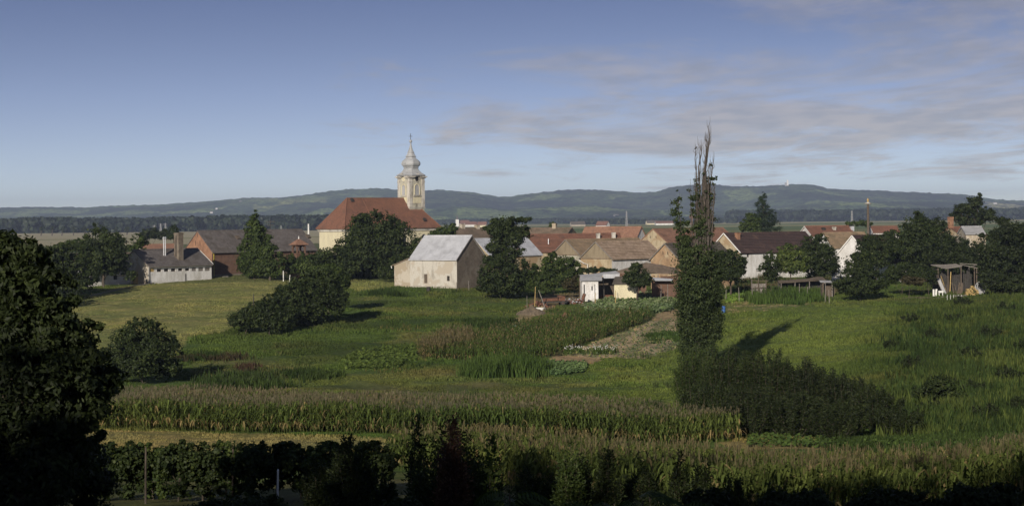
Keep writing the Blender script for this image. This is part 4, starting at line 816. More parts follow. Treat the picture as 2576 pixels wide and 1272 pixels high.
def wallface(mb, p0, ux, zb, zt, L, ops, depth=.18, nrm=None):
    "upright wall face from p0 along ux with rectangular openings (a0, a1, z0, z1) that are really cut in"
    p0 = Vector(p0); ux = Vector(ux); xs = sorted({0, L, *[o[0] for o in ops], *[o[1] for o in ops]}); zs = sorted({zb, zt, *[o[2] for o in ops], *[o[3] for o in ops]})
    def q(a, z, k=0): return p0 + ux * a + Vector((0, 0, z)) + nrm * (-k)
    for i in range(len(xs) - 1):
        for j in range(len(zs) - 1):
            a = (xs[i] + xs[i + 1]) / 2; z = (zs[j] + zs[j + 1]) / 2
            if any(o[0] < a < o[1] and o[2] < z < o[3] for o in ops): continue
            mb.poly([q(xs[i], zs[j]), q(xs[i + 1], zs[j]), q(xs[i + 1], zs[j + 1]), q(xs[i], zs[j + 1])])
    for a0, a1, z0, z1 in ops:
        for (s_, e_) in (((a0, z0), (a1, z0)), ((a1, z0), (a1, z1)), ((a1, z1), (a0, z1)), ((a0, z1), (a0, z0))): mb.poly([q(*s_), q(*e_), q(*e_, depth), q(*s_, depth)])
def gable_walls(x0, x1, W, ze, zr, ops=(), zb=-.8, gops=()):
    mb = MB(); wallface(mb, (x0, 0, 0), (1, 0, 0), zb, ze, x1 - x0, [(o[0] - x0, o[1] - x0, o[2], o[3]) for o in ops], .22, Vector((0, -1, 0)))
    mb.poly([(x1, W, zb), (x0, W, zb), (x0, W, ze), (x1, W, ze)])
    mb.poly([(x0, W, zb), (x0, 0, zb), (x0, 0, ze), (x0, W / 2, zr), (x0, W, ze)]); mb.poly([(x1, 0, zb), (x1, W, zb), (x1, W, ze), (x1, W / 2, zr), (x1, 0, ze)])
    return mb
def slope(mb, eL, eR, tL, tR, course=.36, t=.035, thick=.14, sag=0.0, seed=0, seg=1.6, flat=False):
    "one roof slope as real overlapping courses, from the eave (eL-eR) up to the ridge (tL-tR)"
    eL, eR, tL, tR = map(Vector, (eL, eR, tL, tR)); rr = random.Random(seed); H = ((tL + tR) / 2 - (eL + eR) / 2).length; n = 1 if flat else max(2, int(H / course)); m = max(1, int((eR - eL).length / seg)) if sag else 1
    N = (eR - eL).cross(tL - eL if (tL - eL).length > .01 else tR - eL).normalized()
    if N.z < 0: N = -N
    ph = rr.uniform(0, 6)
    def pt(i, j):
        f = i / n; a = eL.lerp(tL, f); b = eR.lerp(tR, f); p = a.lerp(b, j / m); s_ = sag * (math.sin(j * 1.7 + ph) * .5 + math.sin(j * .6 + ph * 2) * .8 + rr.uniform(-.3, .3)) * (1 if 0 < j < m else .3); return p + Vector((0, 0, s_))
    G = [[pt(i, j) for j in range(m + 1)] for i in range(n + 1)]
    for i in range(n):
        jit = rr.uniform(.7, 1.3) * t
        for j in range(m):
            a, b, c, d = G[i][j] + N * jit, G[i][j + 1] + N * jit, G[i + 1][j + 1], G[i + 1][j]; mb.poly([a, b, c, d]); mb.poly([G[i][j] , G[i][j + 1], b, a])
    dn = Vector((0, 0, -thick))
    mb.poly([eL + dn, tL + dn, tR + dn, eR + dn]); mb.poly([eL + dn, eR + dn, eR + N * t, eL + N * t]); mb.poly([eL + dn, eL + N * t, tL + N * t, tL + dn]); mb.poly([eR + dn, tR + dn, tR + N * t, eR + N * t])
def gable_roof(x0, x1, W, ze, zr, ov=.35, end=.2, mat='tile_red', parent=None, course=.36, sag=0.0, seed=0, ridge=True, t=.035, flat=False, name='roof'):
    k = (zr - ze) / (W / 2); mb = MB(); e = .10; R_ = zr + e
    for s_ in (0, 1):
        y_e = -ov if s_ == 0 else W + ov; z_e = ze - ov * k + e
        slope(mb, (x0 - end, y_e, z_e), (x1 + end, y_e, z_e), (x0 - end, W / 2, R_), (x1 + end, W / 2, R_), course, t, .12, sag, seed + s_, flat=flat)
    o = mb.build(name, M[mat], parent)
    if ridge:
        r = MB(); n = max(2, int((x1 - x0) / .45))
        for i in range(n): a = x0 - end + (x1 - x0 + 2 * end) * i / n; b = x0 - end + (x1 - x0 + 2 * end) * (i + 1) / n; r.tube([(a, W / 2, R_ + .02), (b + .03, W / 2, R_ + .045)], [.10, .12], 6)
        r.build('ridge_tiles' if not flat else 'ridge_cap', M[mat], o)
    return o
def chimney(parent, x, y, z0, z1, w, mat='brick', cap=True, wy=None, label=None):
    wy = wy or w; mb = MB(); mb.box(x - w / 2, x + w / 2, y - wy / 2, y + wy / 2, z0, z1)
    if cap: mb.box(x - w / 2 - .07, x + w / 2 + .07, y - wy / 2 - .07, y + wy / 2 + .07, z1 - .22, z1 - .08); mb.box(x - w / 2 - .04, x + w / 2 + .04, y - wy / 2 - .04, y + wy / 2 + .04, z1 + .002, z1 + .06)
    o = mb.build('chimney', M[mat], parent)
    f = MB(); f.box(x - w * .28, x + w * .28, y - wy * .28, y + wy * .28, z1 + (.062 if cap else .002), z1 + .12); f.build('flue', M['dark'], o)
    if label: o['label'] = label
    return o
def window(parent, a0, a1, z0, z1, y=0, depth=.16, frame='wood', pane='glass', bars=1, axis='x', name='window', sill=None):
    "frame with pane set into an opening of the front wall (local plane y = const)"
    w = .06; f = MB(); yb = y + depth
    f.box(a0, a1, yb - .05, yb, z0, z0 + w); f.box(a0, a1, yb - .05, yb, z1 - w, z1); f.box(a0, a0 + w, yb - .052, yb, z0 + w, z1 - w); f.box(a1 - w, a1, yb - .052, yb, z0 + w, z1 - w)
    for i in range(bars): a = a0 + (a1 - a0) * (i + 1) / (bars + 1); f.box(a - .02, a + .02, yb - .045, yb, z0 + w, z1 - w)
    o = f.build(name, M[frame], parent); p = MB(); p.box(a0 + w * .5, a1 - w * .5, yb - .02, yb + .01, z0 + w * .5, z1 - w * .5); p.build('pane', M[pane], o)
    if sill: q = MB(); q.box(a0 - .06, a1 + .06, y - .07, y - .003, z0 - .09, z0 - .01); q.build('sill', M[sill], o)
    return o
def vents(parent, x, pts, zz, h, w=.16, side=-1, name='vent'):
    "slits in a gable wall standing at local x"
    for y in pts: b = MB(); b.box(x + side * .012, x - side * .1, y - w / 2, y + w / 2, zz, zz + h); b.build(name, M['dark'], parent)
def verge(parent, x, W, ze, zr, mat='white_trim', side=-1, w=.16, ov=.35):
    mb = MB(); k = (zr - ze) / (W / 2)
    for s_ in (0, 1):
        a = Vector((x, -ov if s_ == 0 else W + ov, ze - ov * k + .02)); b = Vector((x, W / 2, zr + .02)); mb.beam(a + Vector((side * .03, 0, 0)), b + Vector((side * .03, 0, 0)), .05, w)
    return mb.build('verge_board', M[mat], parent)

# ---- white outbuilding with the row of small windows
p = Plan(373, 330, 668, 302, 8.6, 531.5, row_pk=(337, 630)); r = p.root('outbuilding', 'long low white outbuilding with small square windows, metal flues and a brick chimney', 'outbuilding')
ops = []; kinds = []
for a, b, t, bt, k in [(375.5, 386.5, 675.5, 683.5, 'y'), (393.5, 404.5, 675.5, 683.5, 'd'), (411.5, 422.5, 675.3, 683, 'd'), (429, 440, 675, 682.5, 'd'), (447, 457.5, 674.5, 681.5, 'd'), (464.5, 475, 674, 681, 'd'), (481, 492, 673, 681.5, 'g'), (498, 510, 672.5, 681.5, 'g'), (514.5, 527, 671.5, 681, 'g')]:
    x0 = p.loc(a, t, 0)[0]; x1 = p.loc(b, t, 0)[0]; z1 = p.loc((a + b) / 2, t, 0)[1]; z0 = p.loc((a + b) / 2, bt, 0)[1]; ops.append((x0, x1, z0, z1)); kinds.append(k)
gable_walls(p.x0, p.x1, p.W, p.ze, p.zr, ops, -1.6).build('wall', M['white'], r)
gw_ = MB(); gw_.poly([(-.012, p.W, -1.6), (-.012, 0, -1.6), (-.012, 0, p.ze), (-.012, p.W / 2, p.zr), (-.012, p.W, p.ze)]); gw_.build('gable_plaster', M['rubble'], r)
rf = gable_roof(p.x0, p.x1, p.W, p.ze, p.zr, .35, .12, 'tile_grey', r, .34, .03, 3); verge(r, p.x1 + .14, p.W, p.ze + .1, p.zr + .1, 'white_trim', 1, .14); verge(r, p.x0 - .14, p.W, p.ze + .02, p.zr + .02, 'wood_grey', -1, .12)
for o_, k in zip(ops, kinds):
    if k == 'd': window(r, *o_, frame='wood', pane='dark')
    else: b = MB(); b.box(o_[0] + .01, o_[1] - .01, .05, .10, o_[2] + .01, o_[3] - .01); q = b.build('window', M['wood_yellow' if k == 'y' else 'wood_grey'], r); q['label'] = 'window boarded over with yellow planks' if k == 'y' else 'window blocked with grey blocks'
g_ = MB(); g_.tube([(p.x0, -.42, p.ze - .30), (p.x1, -.42, p.ze - .30)], .07, 8); g_.build('gutter', M['wood_grey'], r)
for pxx in (374.6, 465): xq = p.loc(pxx, 690, -.06)[0]; g_ = MB(); g_.tube([(xq, -.08, -.6), (xq, -.08, p.ze * (.98 if pxx < 400 else .5))], .05, 6); g_.build('downpipe', M['iron'], r)
xs_ = p.loc(447.5, 600, p.W * .33)[0]; k_ = (p.zr - p.ze) / (p.W / 2)
def stack_z(row, px, y): return p.loc(px, row, y)[1]
yc = p.W * .2; xc = p.loc(449, 600, yc)[0]; c = chimney(r, xc, yc, p.ze + .3, stack_z(586, 449, yc), 1.15, 'stonewall', True, 1.35, 'tall chimney of old yellowish brick with an iron ladder')
ld = MB(); zt = stack_z(592, 449, yc)
for dy in (-.2, .2): ld.beam((xc - .68, yc + dy, p.ze + 1.5), (xc - .68, yc + dy, zt), .04)
for i in range(9): z = p.ze + 1.7 + i * (zt - p.ze - 1.8) / 9; ld.beam((xc - .68, yc - .2, z), (xc - .68, yc + .2, z), .03)
ld.build('ladder', M['iron'], c)
for pxx in (411.2, 415.4):
    yf = p.W * .3; xf = p.loc(pxx, 610, yf)[0]; f = MB(); f.tube([(xf, yf, p.ze + 1.2), (xf, yf, stack_z(600, pxx, yf))], .11, 10); f.lathe([(0, .2), (.1, .2), (.3, .02)], (xf, yf, stack_z(599, pxx, yf)), 10); f.build('flue_pipe', M['steel'], r)
# annex wing on the left with the door
dx0 = p.loc(0, 0, 0); an = MB()
def gl(px, y): return None
# the wing runs on from the back half of the gable towards the left
wy0 = p.W * .62; wl = -9.5
wallface(an, (wl, wy0, 0), (1, 0, 0), -1.8, 2.45, -wl - .02, [(3.0, 3.9, .9, 1.7), (5.6, 6.5, .9, 1.7)], .2, Vector((0, -1, 0)))
an.poly([(-.02, p.W + 2, -1.8), (wl, p.W + 2, -1.8), (wl, p.W + 2, 2.9), (-.02, p.W + 2, 2.9)]); an.poly([(wl, p.W + 2, -1.8), (wl, wy0, -1.8), (wl, wy0, 2.45), (wl, p.W + 2, 2.9)])
w_ = an.build('wing_wall', M['white'], r); b = MB(); b.box(wl + 3, wl + 3.9, wy0 + .15, wy0 + .2, .9, 1.7); b.build('window', M['dark'], w_); b = MB(); b.box(wl + 5.6, wl + 6.5, wy0 + .15, wy0 + .2, .9, 1.7); b.build('window', M['dark'], w_)
b = MB(); slope(b, (wl - .3, wy0 - .3, 2.42), (-.03, wy0 - .3, 2.42), (wl - .3, p.W + 2.2, 2.98), (-.03, p.W + 2.2, 2.98), .5, .03, .1, .02, 4); b.build('wing_roof', M['tile_grey'], r)
b = MB(); b.box(-.07, -.016, p.W * .36, p.W * .52, -.9, 2.35); b.build('door', M['wood_yellow'], r)
# ---- long brick barn
p = Plan(533.5, 352, 632, 463, 9.5, 795, row_pk=(496, 582)); r = p.root('brick_barn', 'long brick barn with a grey tiled roof behind the tall pointed tree', 'barn')
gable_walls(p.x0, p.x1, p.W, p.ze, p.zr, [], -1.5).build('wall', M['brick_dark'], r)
b = MB(); b.poly([(-.015, p.W, -1.5), (-.015, 0, -1.5), (-.015, 0, p.ze), (-.015, p.W / 2, p.zr), (-.015, p.W, p.ze)]); b.build('gable_face', M['brick'], r); vents(r, -.02, (p.W * .42, p.W * .58), p.ze + (p.zr - p.ze) * .30, .9, .14); vents(r, -.02, (p.W / 2,), p.ze + (p.zr - p.ze) * .72, .8, .14)  # same brick: gable coloured as sunlit, long walls as shaded
rf = gable_roof(p.x0, p.x1, p.W, p.ze, p.zr, .45, .15, 'tile_grey', r, .36, .05, 9)
for pxx, rw in ((598, 592), (775, 588)):
    yq = p.W * .3; x_, z_ = p.loc(pxx, rw, yq); k = (p.zr - p.ze) / (p.W / 2); z_ = p.ze + k * yq; b = MB(); b.obox((x_, yq, z_ + .22), (.45, 0, 0), (0, .4, .4 * k), (0, -.12, .1)); b.build('roof_hatch', M['wood'], rf)
g_ = MB(); g_.tube([(.35, -.1, -.6), (.35, -.1, p.ze - .5), (-.1, -.1, p.ze - .3)], .06, 6); g_.build('gas_pipe', M['yellow_pipe'], r)
b = MB(); b.box(p.x0, p.x1, -.05, -.003, -1.4, .35); b.build('plinth', M['stonewall'], r)
# ---- small open turret with tiled cap
d = 343; c = P(752.5, 632, d); s = d / F; g = ground(752.5, d); r = thing('bell_turret', 'small red tiled pyramid turret on arched brick posts before the grey roofed barn', 'turret', g, R(38)); zb = c.z - g.z
b = MB(); b.box(-1.15, 1.15, -1.15, 1.15, -.5, zb - .55); b.box(-1.25, 1.25, -1.25, 1.25, zb - .548, zb - .35); b.build('base', M['brick_dark'], r)
for sx in (-1, 1):
    for sy in (-1, 1): q = MB(); q.box(sx * .85 - .14, sx * .85 + .14, sy * .85 - .14, sy * .85 + .14, zb - .348, zb + 1.0); q.build('post', M['brick_dark'], r)
b = MB()
for k in range(4):
    A_ = Matrix.Rotation(R(90 * k), 3, 'Z')
    for i in range(8):
        a0, a1 = math.pi * i / 8, math.pi * (i + 1) / 8; x0_, x1_ = -.71 * math.cos(a0), -.71 * math.cos(a1); z0_, z1_ = zb + .5 + .5 * math.sin(a0), zb + .5 + .5 * math.sin(a1)
        for yy_ in (-.98, -.72): b.poly([A_ @ Vector((x0_, yy_, z0_)), A_ @ Vector((x1_, yy_, z1_)), A_ @ Vector((x1_, yy_, zb + 1.1)), A_ @ Vector((x0_, yy_, zb + 1.1))])
        b.poly([A_ @ Vector((x0_, -.98, z0_)), A_ @ Vector((x1_, -.98, z1_)), A_ @ Vector((x1_, -.72, z1_)), A_ @ Vector((x0_, -.72, z0_))])
b.box(-1.08, 1.08, -1.08, 1.08, zb + 1.102, zb + 1.25); b.build('arches', M['brick_dark'], r)
b = MB(); zt = P(752.5, 600, d).z - g.z; e = 1.42
cs = [(-e, -e), (e, -e), (e, e), (-e, e)]
for i in range(4): a_, b_ = cs[i], cs[(i + 1) % 4]; slope(b, (a_[0], a_[1], zb + 1.27), (b_[0], b_[1], zb + 1.27), (0, 0, zt), (0, 0, zt), .3, .03, .03)
rr_ = b.build('roof', M['tile_orange'], r); b = MB(); b.lathe([(-.1, .1), (.1, .12), (.25, .07), (.55, .02)], (0, 0, zt), 8); b.build('finial', M['white_trim'], rr_)
# ---- the church
p = Plan(868, 450, 575, 803, 11.3, 1102, row_pk=(905, 498)); r = p.root('church', 'cream walled church with red tiled hipped roof and white onion domed tower', 'church'); W = p.W; L = p.L
zr = p.zr; ze = p.ze
t1 = p.loc(873, 498, W / 2)[0]; t2 = L - (t1 + .5)
b = MB(); ap = [(0, W, 0), (0, 0, 0), (L, 0, 0), (L, W, 0)]
for i in range(4): q0, q1 = Vector(ap[i]), Vector(ap[(i + 1) % 4]); b.poly([q0 + Vector((0, 0, -1.5)), q1 + Vector((0, 0, -1.5)), q1 + Vector((0, 0, ze)), q0 + Vector((0, 0, ze))])
b.build('wall', M['cream'], r)
b = MB(); b.box(-.25, L + .25, -.25, -.005, ze - .75, ze - .12); b.box(-.25, -.005, -.003, W + .25, ze - .75, ze - .12); b.box(-.4, L + .4, -.4, -.26, ze - .3, ze - .02); b.box(-.4, -.26, -.26, W + .4, ze - .3, ze - .02); b.build('cornice', M['white_stone'], r)
b = MB(); o_ = .65; eo = ze - .02; c0, c1, c2, c3 = (-o_, -o_, eo), (L + o_, -o_, eo), (L + o_, W + o_, eo), (-o_, W + o_, eo); R1, R2 = (t1, W / 2, zr), (t2, W / 2, zr)
slope(b, c0, c1, R1, R2, .34, .03, .1, .02, 1, 2.5); slope(b, c2, c3, R2, R1, .34, .03, .1); slope(b, c3, c0, R1, R1, .34, .03, .1); slope(b, c1, c2, R2, R2, .34, .03, .1); rf = b.build('roof', M['tile_church'], r)
b = MB(); up_ = Vector((0, 0, .05))
for a_, e_ in ((c0, R1), (c3, R1), (c1, R2), (c2, R2), (R1, R2)): b.tube([Vector(a_) + up_, Vector(e_) + up_], .13, 6)
b.build('ridge_tiles', M['tile_church'], rf)
xb = p.loc(912, 498, W / 2)[0]; b = MB(); b.beam(Vector((xb, W / 2, zr + .1)), Vector((xb, W / 2 - (W / 2 + o_) * .95, zr + .1 - (zr - eo) * .95)), .28, .12); b.build('fire_wall', M['tile_church'], rf)
for pxx, rw in ((886, 502), (1068, 560)):
    lo = .1 if rw < 510 else .85; yq = W / 2 * (1 - lo); x_ = p.loc(pxx, rw, yq)[0]; kz = (zr - eo) / (W / 2 + o_); z_ = eo + (yq + o_) * kz; b = MB(); b.obox((x_, yq, z_ + .15), (.4, 0, 0), (0, .3, .3 * kz), (0, -.2, .2)); b.build('roof_hatch', M['iron'], rf)
b = MB(); b.tube([(-.2, -.32, ze - .2), (-.06, -.12, ze - .9), (-.06, -.12, -1)], .09, 6); b.build('downpipe', M['iron'], r)
# windows of the nave, arched, mostly behind trees
for xw in (L * .22, L * .42, L * .62, L * .84):
    b = MB(); pts = [(xw - .7, ze - 5.2), (xw + .7, ze - 5.2)] + [(xw + .7 * math.cos(a), ze - 2.4 + .7 * math.sin(a)) for a in np.linspace(0, math.pi, 9)]; b.poly([(q[0], -.02, q[1]) for q in pts]); wd = b.build('window', M['glass'], r)
# tower
S = 4.9; cx_ = p.loc(1031, 522, W / 2 - S / 2)[0]; tx0, tx1 = cx_, cx_ + S; ty0, ty1 = W / 2 - S / 2, W / 2 + S / 2; nc = p.o + p.u * cx_ + p.v * ty0; mid = p.o + p.u * (cx_ + S / 2) + p.v * (W / 2)
def tz(row, dd=None): return P(1031, row, dd or mid.y).z - p.o.z
zc = tz(445.5, nc.y); zfoot = tz(522, nc.y)
def arched(a0, a1, z0, z1):
    c = (a0 + a1) / 2; rd = (a1 - a0) / 2; return [(a0, z0), (a1, z0)] + [(c + rd * math.cos(q), z1 - rd + rd * math.sin(q)) for q in np.linspace(0, math.pi, 9)]
tw = MB()
tw.poly([(tx0, ty1, 0), (tx0, ty0, 0), (tx0, ty0, zc), (tx0, ty1, zc)]); tw.poly([(tx0, ty0, 0), (tx1, ty0, 0), (tx1, ty0, zc), (tx0, ty0, zc)]); tw.poly([(tx1, ty0, 0), (tx1, ty1, 0), (tx1, ty1, zc), (tx1, ty0, zc)]); tw.poly([(tx1, ty1, 0), (tx0, ty1, 0), (tx0, ty1, zc), (tx1, ty1, zc)])
T = tw.build('tower', M['cream_dirty'], r)
for sx, sy in ((0, 0), (1, 0), (0, 1), (1, 1)):
    q = MB(); x_ = tx0 if sx == 0 else tx1; y_ = ty0 if sy == 0 else ty1; hx = .85 * (1 if sx == 0 else -1); hy = .85 * (1 if sy == 0 else -1); ox = -.1 * (1 if sx == 0 else -1); oy = -.1 * (1 if sy == 0 else -1)
    q.box(*sorted((x_ + ox, x_ + hx)), *sorted((y_ + oy, y_ + oy * -.02)), zfoot + .2, zc); q.box(*sorted((x_ + ox, x_ - ox * .02)), *sorted((y_ + oy * -.02, y_ + hy)), zfoot + .2, zc)
    for zz_, e in ((zc - 1.3, .08), (zfoot + 1.0, .06)): q.box(*sorted((x_ + ox - e * (1 if sx == 0 else -1), x_ + hx + e * (1 if sx == 0 else -1))), *sorted((y_ + oy - e * (1 if sy == 0 else -1), y_ + hy)), zz_, zz_ + .3)
    q.build('pilaster', M['white_stone'], T)
q = MB(); q.box(tx0 - .2, tx1 + .2, ty0 - .2, ty1 + .2, zfoot - .12, zfoot + .1); q.build('base_moulding', M['white_stone'], T)
b = MB()
def facepts(pts, face, off):
    o = []
    for a, z in pts:
        if face == 0: o.append(Vector((tx0 - off, ty1 - a, z)))
        else: o.append(Vector((tx0 + a, ty0 - off, z)))
    return o
zw0, zw1 = tz(490, nc.y), tz(464, nc.y)
for face in (0, 1):
    c = S / 2; pts = arched(c - .72, c + .72, zw0, zw1); q = MB(); q.poly(facepts(pts, face, .03)); wn = q.build('louvre_window', M['sheet_dull'], T); wn['label'] = 'arched belfry opening closed with grey boards'
    q = MB(); po = arched(c - .95, c + .95, zw0, zw1 + .23)
    for i in range(1, len(pts)):
        j = (i + 1) % len(pts); A_ = facepts([pts[i], pts[j], po[j], po[i]], face, .14); q.poly(A_); B_ = facepts([pts[i], pts[j]], face, .03); q.poly([A_[0], A_[1], B_[1], B_[0]]); B2 = facepts([po[i], po[j]], face, 0); q.poly([A_[3], A_[2], B2[1], B2[0]])
    q.build('window_surround', M['cream'], wn); q = MB()
    f0 = facepts([(c - 1.25, zw0 - .32), (c + 1.25, zw0 - .08)], face, 0); f1 = facepts([(c - 1.25, zw0 - .32), (c + 1.25, zw0 - .08)], face, .3); lo_ = [min(getattr(v_, k) for v_ in f0 + f1) for k in 'xyz']; hi_ = [max(getattr(v_, k) for v_ in f0 + f1) for k in 'xyz']; q.box(lo_[0], hi_[0], lo_[1], hi_[1], lo_[2], hi_[2]); q.build('sill', M['white_stone'], wn)
    for k in range(5): pass
    zq = tz(450, nc.y); q = MB(); q.poly(facepts([(c + .62 * math.cos(a), zq + .62 * math.sin(a)) for a in np.linspace(0, 2 * math.pi, 16, endpoint=False)], face, .035)); cl = q.build('clock_opening', M['cream' if face == 0 else 'dark'], T); cl['label'] = 'round blind field' if face == 0 else 'round hole where the clock is missing'
    q = MB(); ring = [(c + .7 * math.cos(a), zq + .7 * math.sin(a), 0) for a in np.linspace(0, 2 * math.pi, 17)]; q.tube([facepts([(a_, z_)], face, .05)[0] for a_, z_, _ in ring], .08, 5); q.build('rim', M['white_stone'], cl)
    q = MB(); f0 = facepts([(c - 1.3, tz(511, nc.y)), (c + 1.3, tz(496, nc.y))], face, 0); f1 = facepts([(c - 1.3, tz(511, nc.y)), (c + 1.3, tz(496, nc.y))], face, .06); lo_ = [min(getattr(v_, k) for v_ in f0 + f1) for k in 'xyz']; hi_ = [max(getattr(v_, k) for v_ in f0 + f1) for k in 'xyz']; q.box(lo_[0], hi_[0], lo_[1], hi_[1], lo_[2], hi_[2]); q.build('panel', M['cream'], T)
# cornice that arches over each face
def swept(e_out, zlo, zhi, mat, name, lift=.75):
    q = MB(); path = []; n = 21
    for f in range(4):
        for i in range(n):
            a = -S / 2 - e_out + (S + 2 * e_out) * i / n; t_ = abs(a) / 1.15; hgt = lift * (math.cos(min(t_, 1) * math.pi) * .5 + .5) if t_ < 1 else 0
            v_ = Matrix.Rotation(R(90 * f), 3, 'Z') @ Vector((a, -S / 2, 0)); w_ = Matrix.Rotation(R(90 * f), 3, 'Z') @ Vector((a, -S / 2 - e_out, 0)); path.append((v_, w_, hgt))
    c_ = Vector(((tx0 + tx1) / 2, (ty0 + ty1) / 2, 0)); m = len(path)
    for i in range(m):
        a, b_ = path[i], path[(i + 1) % m]; up = lambda h: Vector((0, 0, h)); ins = .93
        A0, A1 = c_ + a[1] + up(zlo + a[2]), c_ + b_[1] + up(zlo + b_[2]); B0, B1 = c_ + a[1] + up(zhi + a[2]), c_ + b_[1] + up(zhi + b_[2]); I0, I1 = c_ + a[0] * ins + up(zlo + a[2]), c_ + b_[0] * ins + up(zlo + b_[2]); J0, J1 = c_ + a[0] * ins + up(zhi + a[2]), c_ + b_[0] * ins + up(zhi + b_[2])
        q.poly([A0, A1, B1, B0]); q.poly([I0, I1, A1, A0]); q.poly([B0, B1, J1, J0])
    return q.build(name, M[mat], T)
swept(.35, zc - .25, zc - .02, 'white_stone', 'cornice'); swept(.62, zc, zc + .28, 'white_stone', 'cornice')
q = MB()  # wall filling under the arched cornice
for f in range(4):
    A_ = Matrix.Rotation(R(90 * f), 3, 'Z'); c_ = Vector(((tx0 + tx1) / 2, (ty0 + ty1) / 2, 0)); pts = [(-1.15, zc)] + [(a, zc + .75 * (math.cos(abs(a) / 1.15 * math.pi) * .5 + .5)) for a in np.linspace(-1.1, 1.1, 11)] + [(1.15, zc)]; q.poly([c_ + A_ @ Vector((a, -S / 2 + .002, z)) for a, z in pts])
q.build('tympanum', M['cream_dirty'], T)
# dome
cxm, cym = (tx0 + tx1) / 2, (ty0 + ty1) / 2; k = mid.y / F; cham = 22
angs = [R(45 + 90 * i + e) for i in range(4) for e in (-cham, cham)]
def RZ(rows): return [(tz(rw), hw * k) for rw, hw in rows]
b = MB(); b.lathe(RZ([(443.5, 35), (441, 37.5), (438.5, 33), (434, 25.5), (428.5, 20.5), (423.5, 18)]), (cxm, cym, 0), angs=[R(45 + 90 * i + e) for i in range(4) for e in (-12, 12)]); dm = b.build('dome', M['zinc_dome'], T)
b = MB(); b.lathe(RZ([(423.6, 17.5), (422.8, 19.5), (421.5, 19.8), (420.6, 18.6), (418.5, 21), (415.5, 24), (412, 25), (408.5, 24.2), (405, 21.8), (401.5, 17.5), (398.5, 14), (395.5, 11.6)]), (cxm, cym, 0), angs=angs); b.build('onion', M['zinc_dome'], dm, False)
b = MB(); b.lathe(RZ([(395.6, 11), (394.4, 13.8), (392.6, 14), (391.6, 12.3), (388, 9.8), (385, 8.3), (384.4, 9), (383.2, 9), (381, 7.2), (376, 5.2), (370, 3.4), (364, 2.2), (359.6, 1.5)]), (cxm, cym, 0), angs=angs); b.build('spire', M['zinc_dome'], dm)
b = MB(); zb_ = tz(355.6); b.lathe([(-.42, .12), (-.3, .3), (0, .4), (.3, .3), (.42, .08)], (cxm, cym, zb_), 12); b.build('ball', M['zinc_dome'], dm, True)
b = MB(); b.box(cxm - .05, cxm + .05, cym - .05, cym + .05, zb_ + .38, tz(336)); zz_ = tz(343); b.obox((cxm, cym, zz_), p.u * 0 + Vector((math.cos(-p.ang), math.sin(-p.ang), 0)) * .5, Vector((math.sin(p.ang), math.cos(p.ang), 0)) * .045, (0, 0, .045)); b.build('cross', M['iron'], dm)
# ---- plaster barn with zinc roof
p = Plan(1149, 310, 651, 1223, 9.0, 1031.5, row_pk=(1190, 594)); r = p.root('plaster_barn', 'old whitewashed barn with a pale zinc roof and a lean-to standing on the meadow edge', 'barn')
dx = [p.loc(q, 690, 0)[0] for q in (1065.5, 1073.5, 1122.5, 1129.5)]; zq = lambda rw: p.loc(1070, rw, 0)[1]
ops = [(dx[0], dx[1], zq(712), zq(689)), (dx[2], dx[3], zq(706), zq(693))]
gable_walls(p.x0, p.x1, p.W, p.ze, p.zr, ops, -.8).build('wall', M['barnwall'], r)
b = MB(); b.poly([(.015, 0, -1), (.015, p.W, -1), (.015, p.W, p.ze), (.015, p.W / 2, p.zr), (.015, 0, p.ze)]); b.build('gable_stonework', M['stonewall'], r)  # rubble gable, its stone colour darkened so the side looks shaded
b = MB(); b.box(ops[0][0] + .02, ops[0][1] - .02, .08, .14, ops[0][2], ops[0][3] - .02)
for i in range(3): b.box(ops[0][0] + .04, ops[0][1] - .04, .05, .079, ops[0][2] + .2 + i * .5, ops[0][2] + .3 + i * .5)
b.build('door', M['wood'], r); window(r, *ops[1], frame='wood', pane='dark'); rf = gable_roof(p.x0, p.x1, p.W, p.ze, p.zr, .3, .15, 'sheet', r, 1.1, .02, 5, True, .02)
b = MB(); k = (p.zr - p.ze) / (p.W / 2); b.beam((p.x1 + .16, -.3, p.ze - .3 * k + .04), (p.x1 + .16, p.W / 2, p.zr + .04), .05, .16); b.beam((p.x1 + .16, p.W + .3, p.ze - .3 * k + .04), (p.x1 + .16, p.W / 2, p.zr + .04), .05, .16); b.build('verge_board', M['wood_grey'], r)
xl, zl = p.loc(990.5, 666, 0); b = MB(); b.poly([(xl, 0, -1.2), (p.x0, 0, -1.2), (p.x0, 0, p.ze), (xl, 0, zl)]); b.poly([(xl, p.W * .8, -1.2), (xl, 0, -1.2), (xl, 0, zl), (xl, p.W * .8, zl)]); b.poly([(p.x0, p.W * .8, -1.2), (xl, p.W * .8, -1.2), (xl, p.W * .8, zl), (p.x0, p.W * .8, p.ze)]); b.build('lean_to_wall', M['rubble'], r)
b = MB(); slope(b, (xl - .45, p.W * .82, zl - .1), (xl - .45, -.2, zl - .1), (p.x0 + .05, p.W * .82, p.ze + .18), (p.x0 + .05, -.2, p.ze + .18), .36, .03, .12, .02, 3); b.build('lean_to_roof', M['tile_old'], r)
b = MB(); b.tube([(xl - .5, p.W * .5, zl - .2), (xl - .5, -.25, zl - .22), (xl - .42, -.2, zl - .6)], .07, 6); b.build('gutter', M['white_trim'], r)
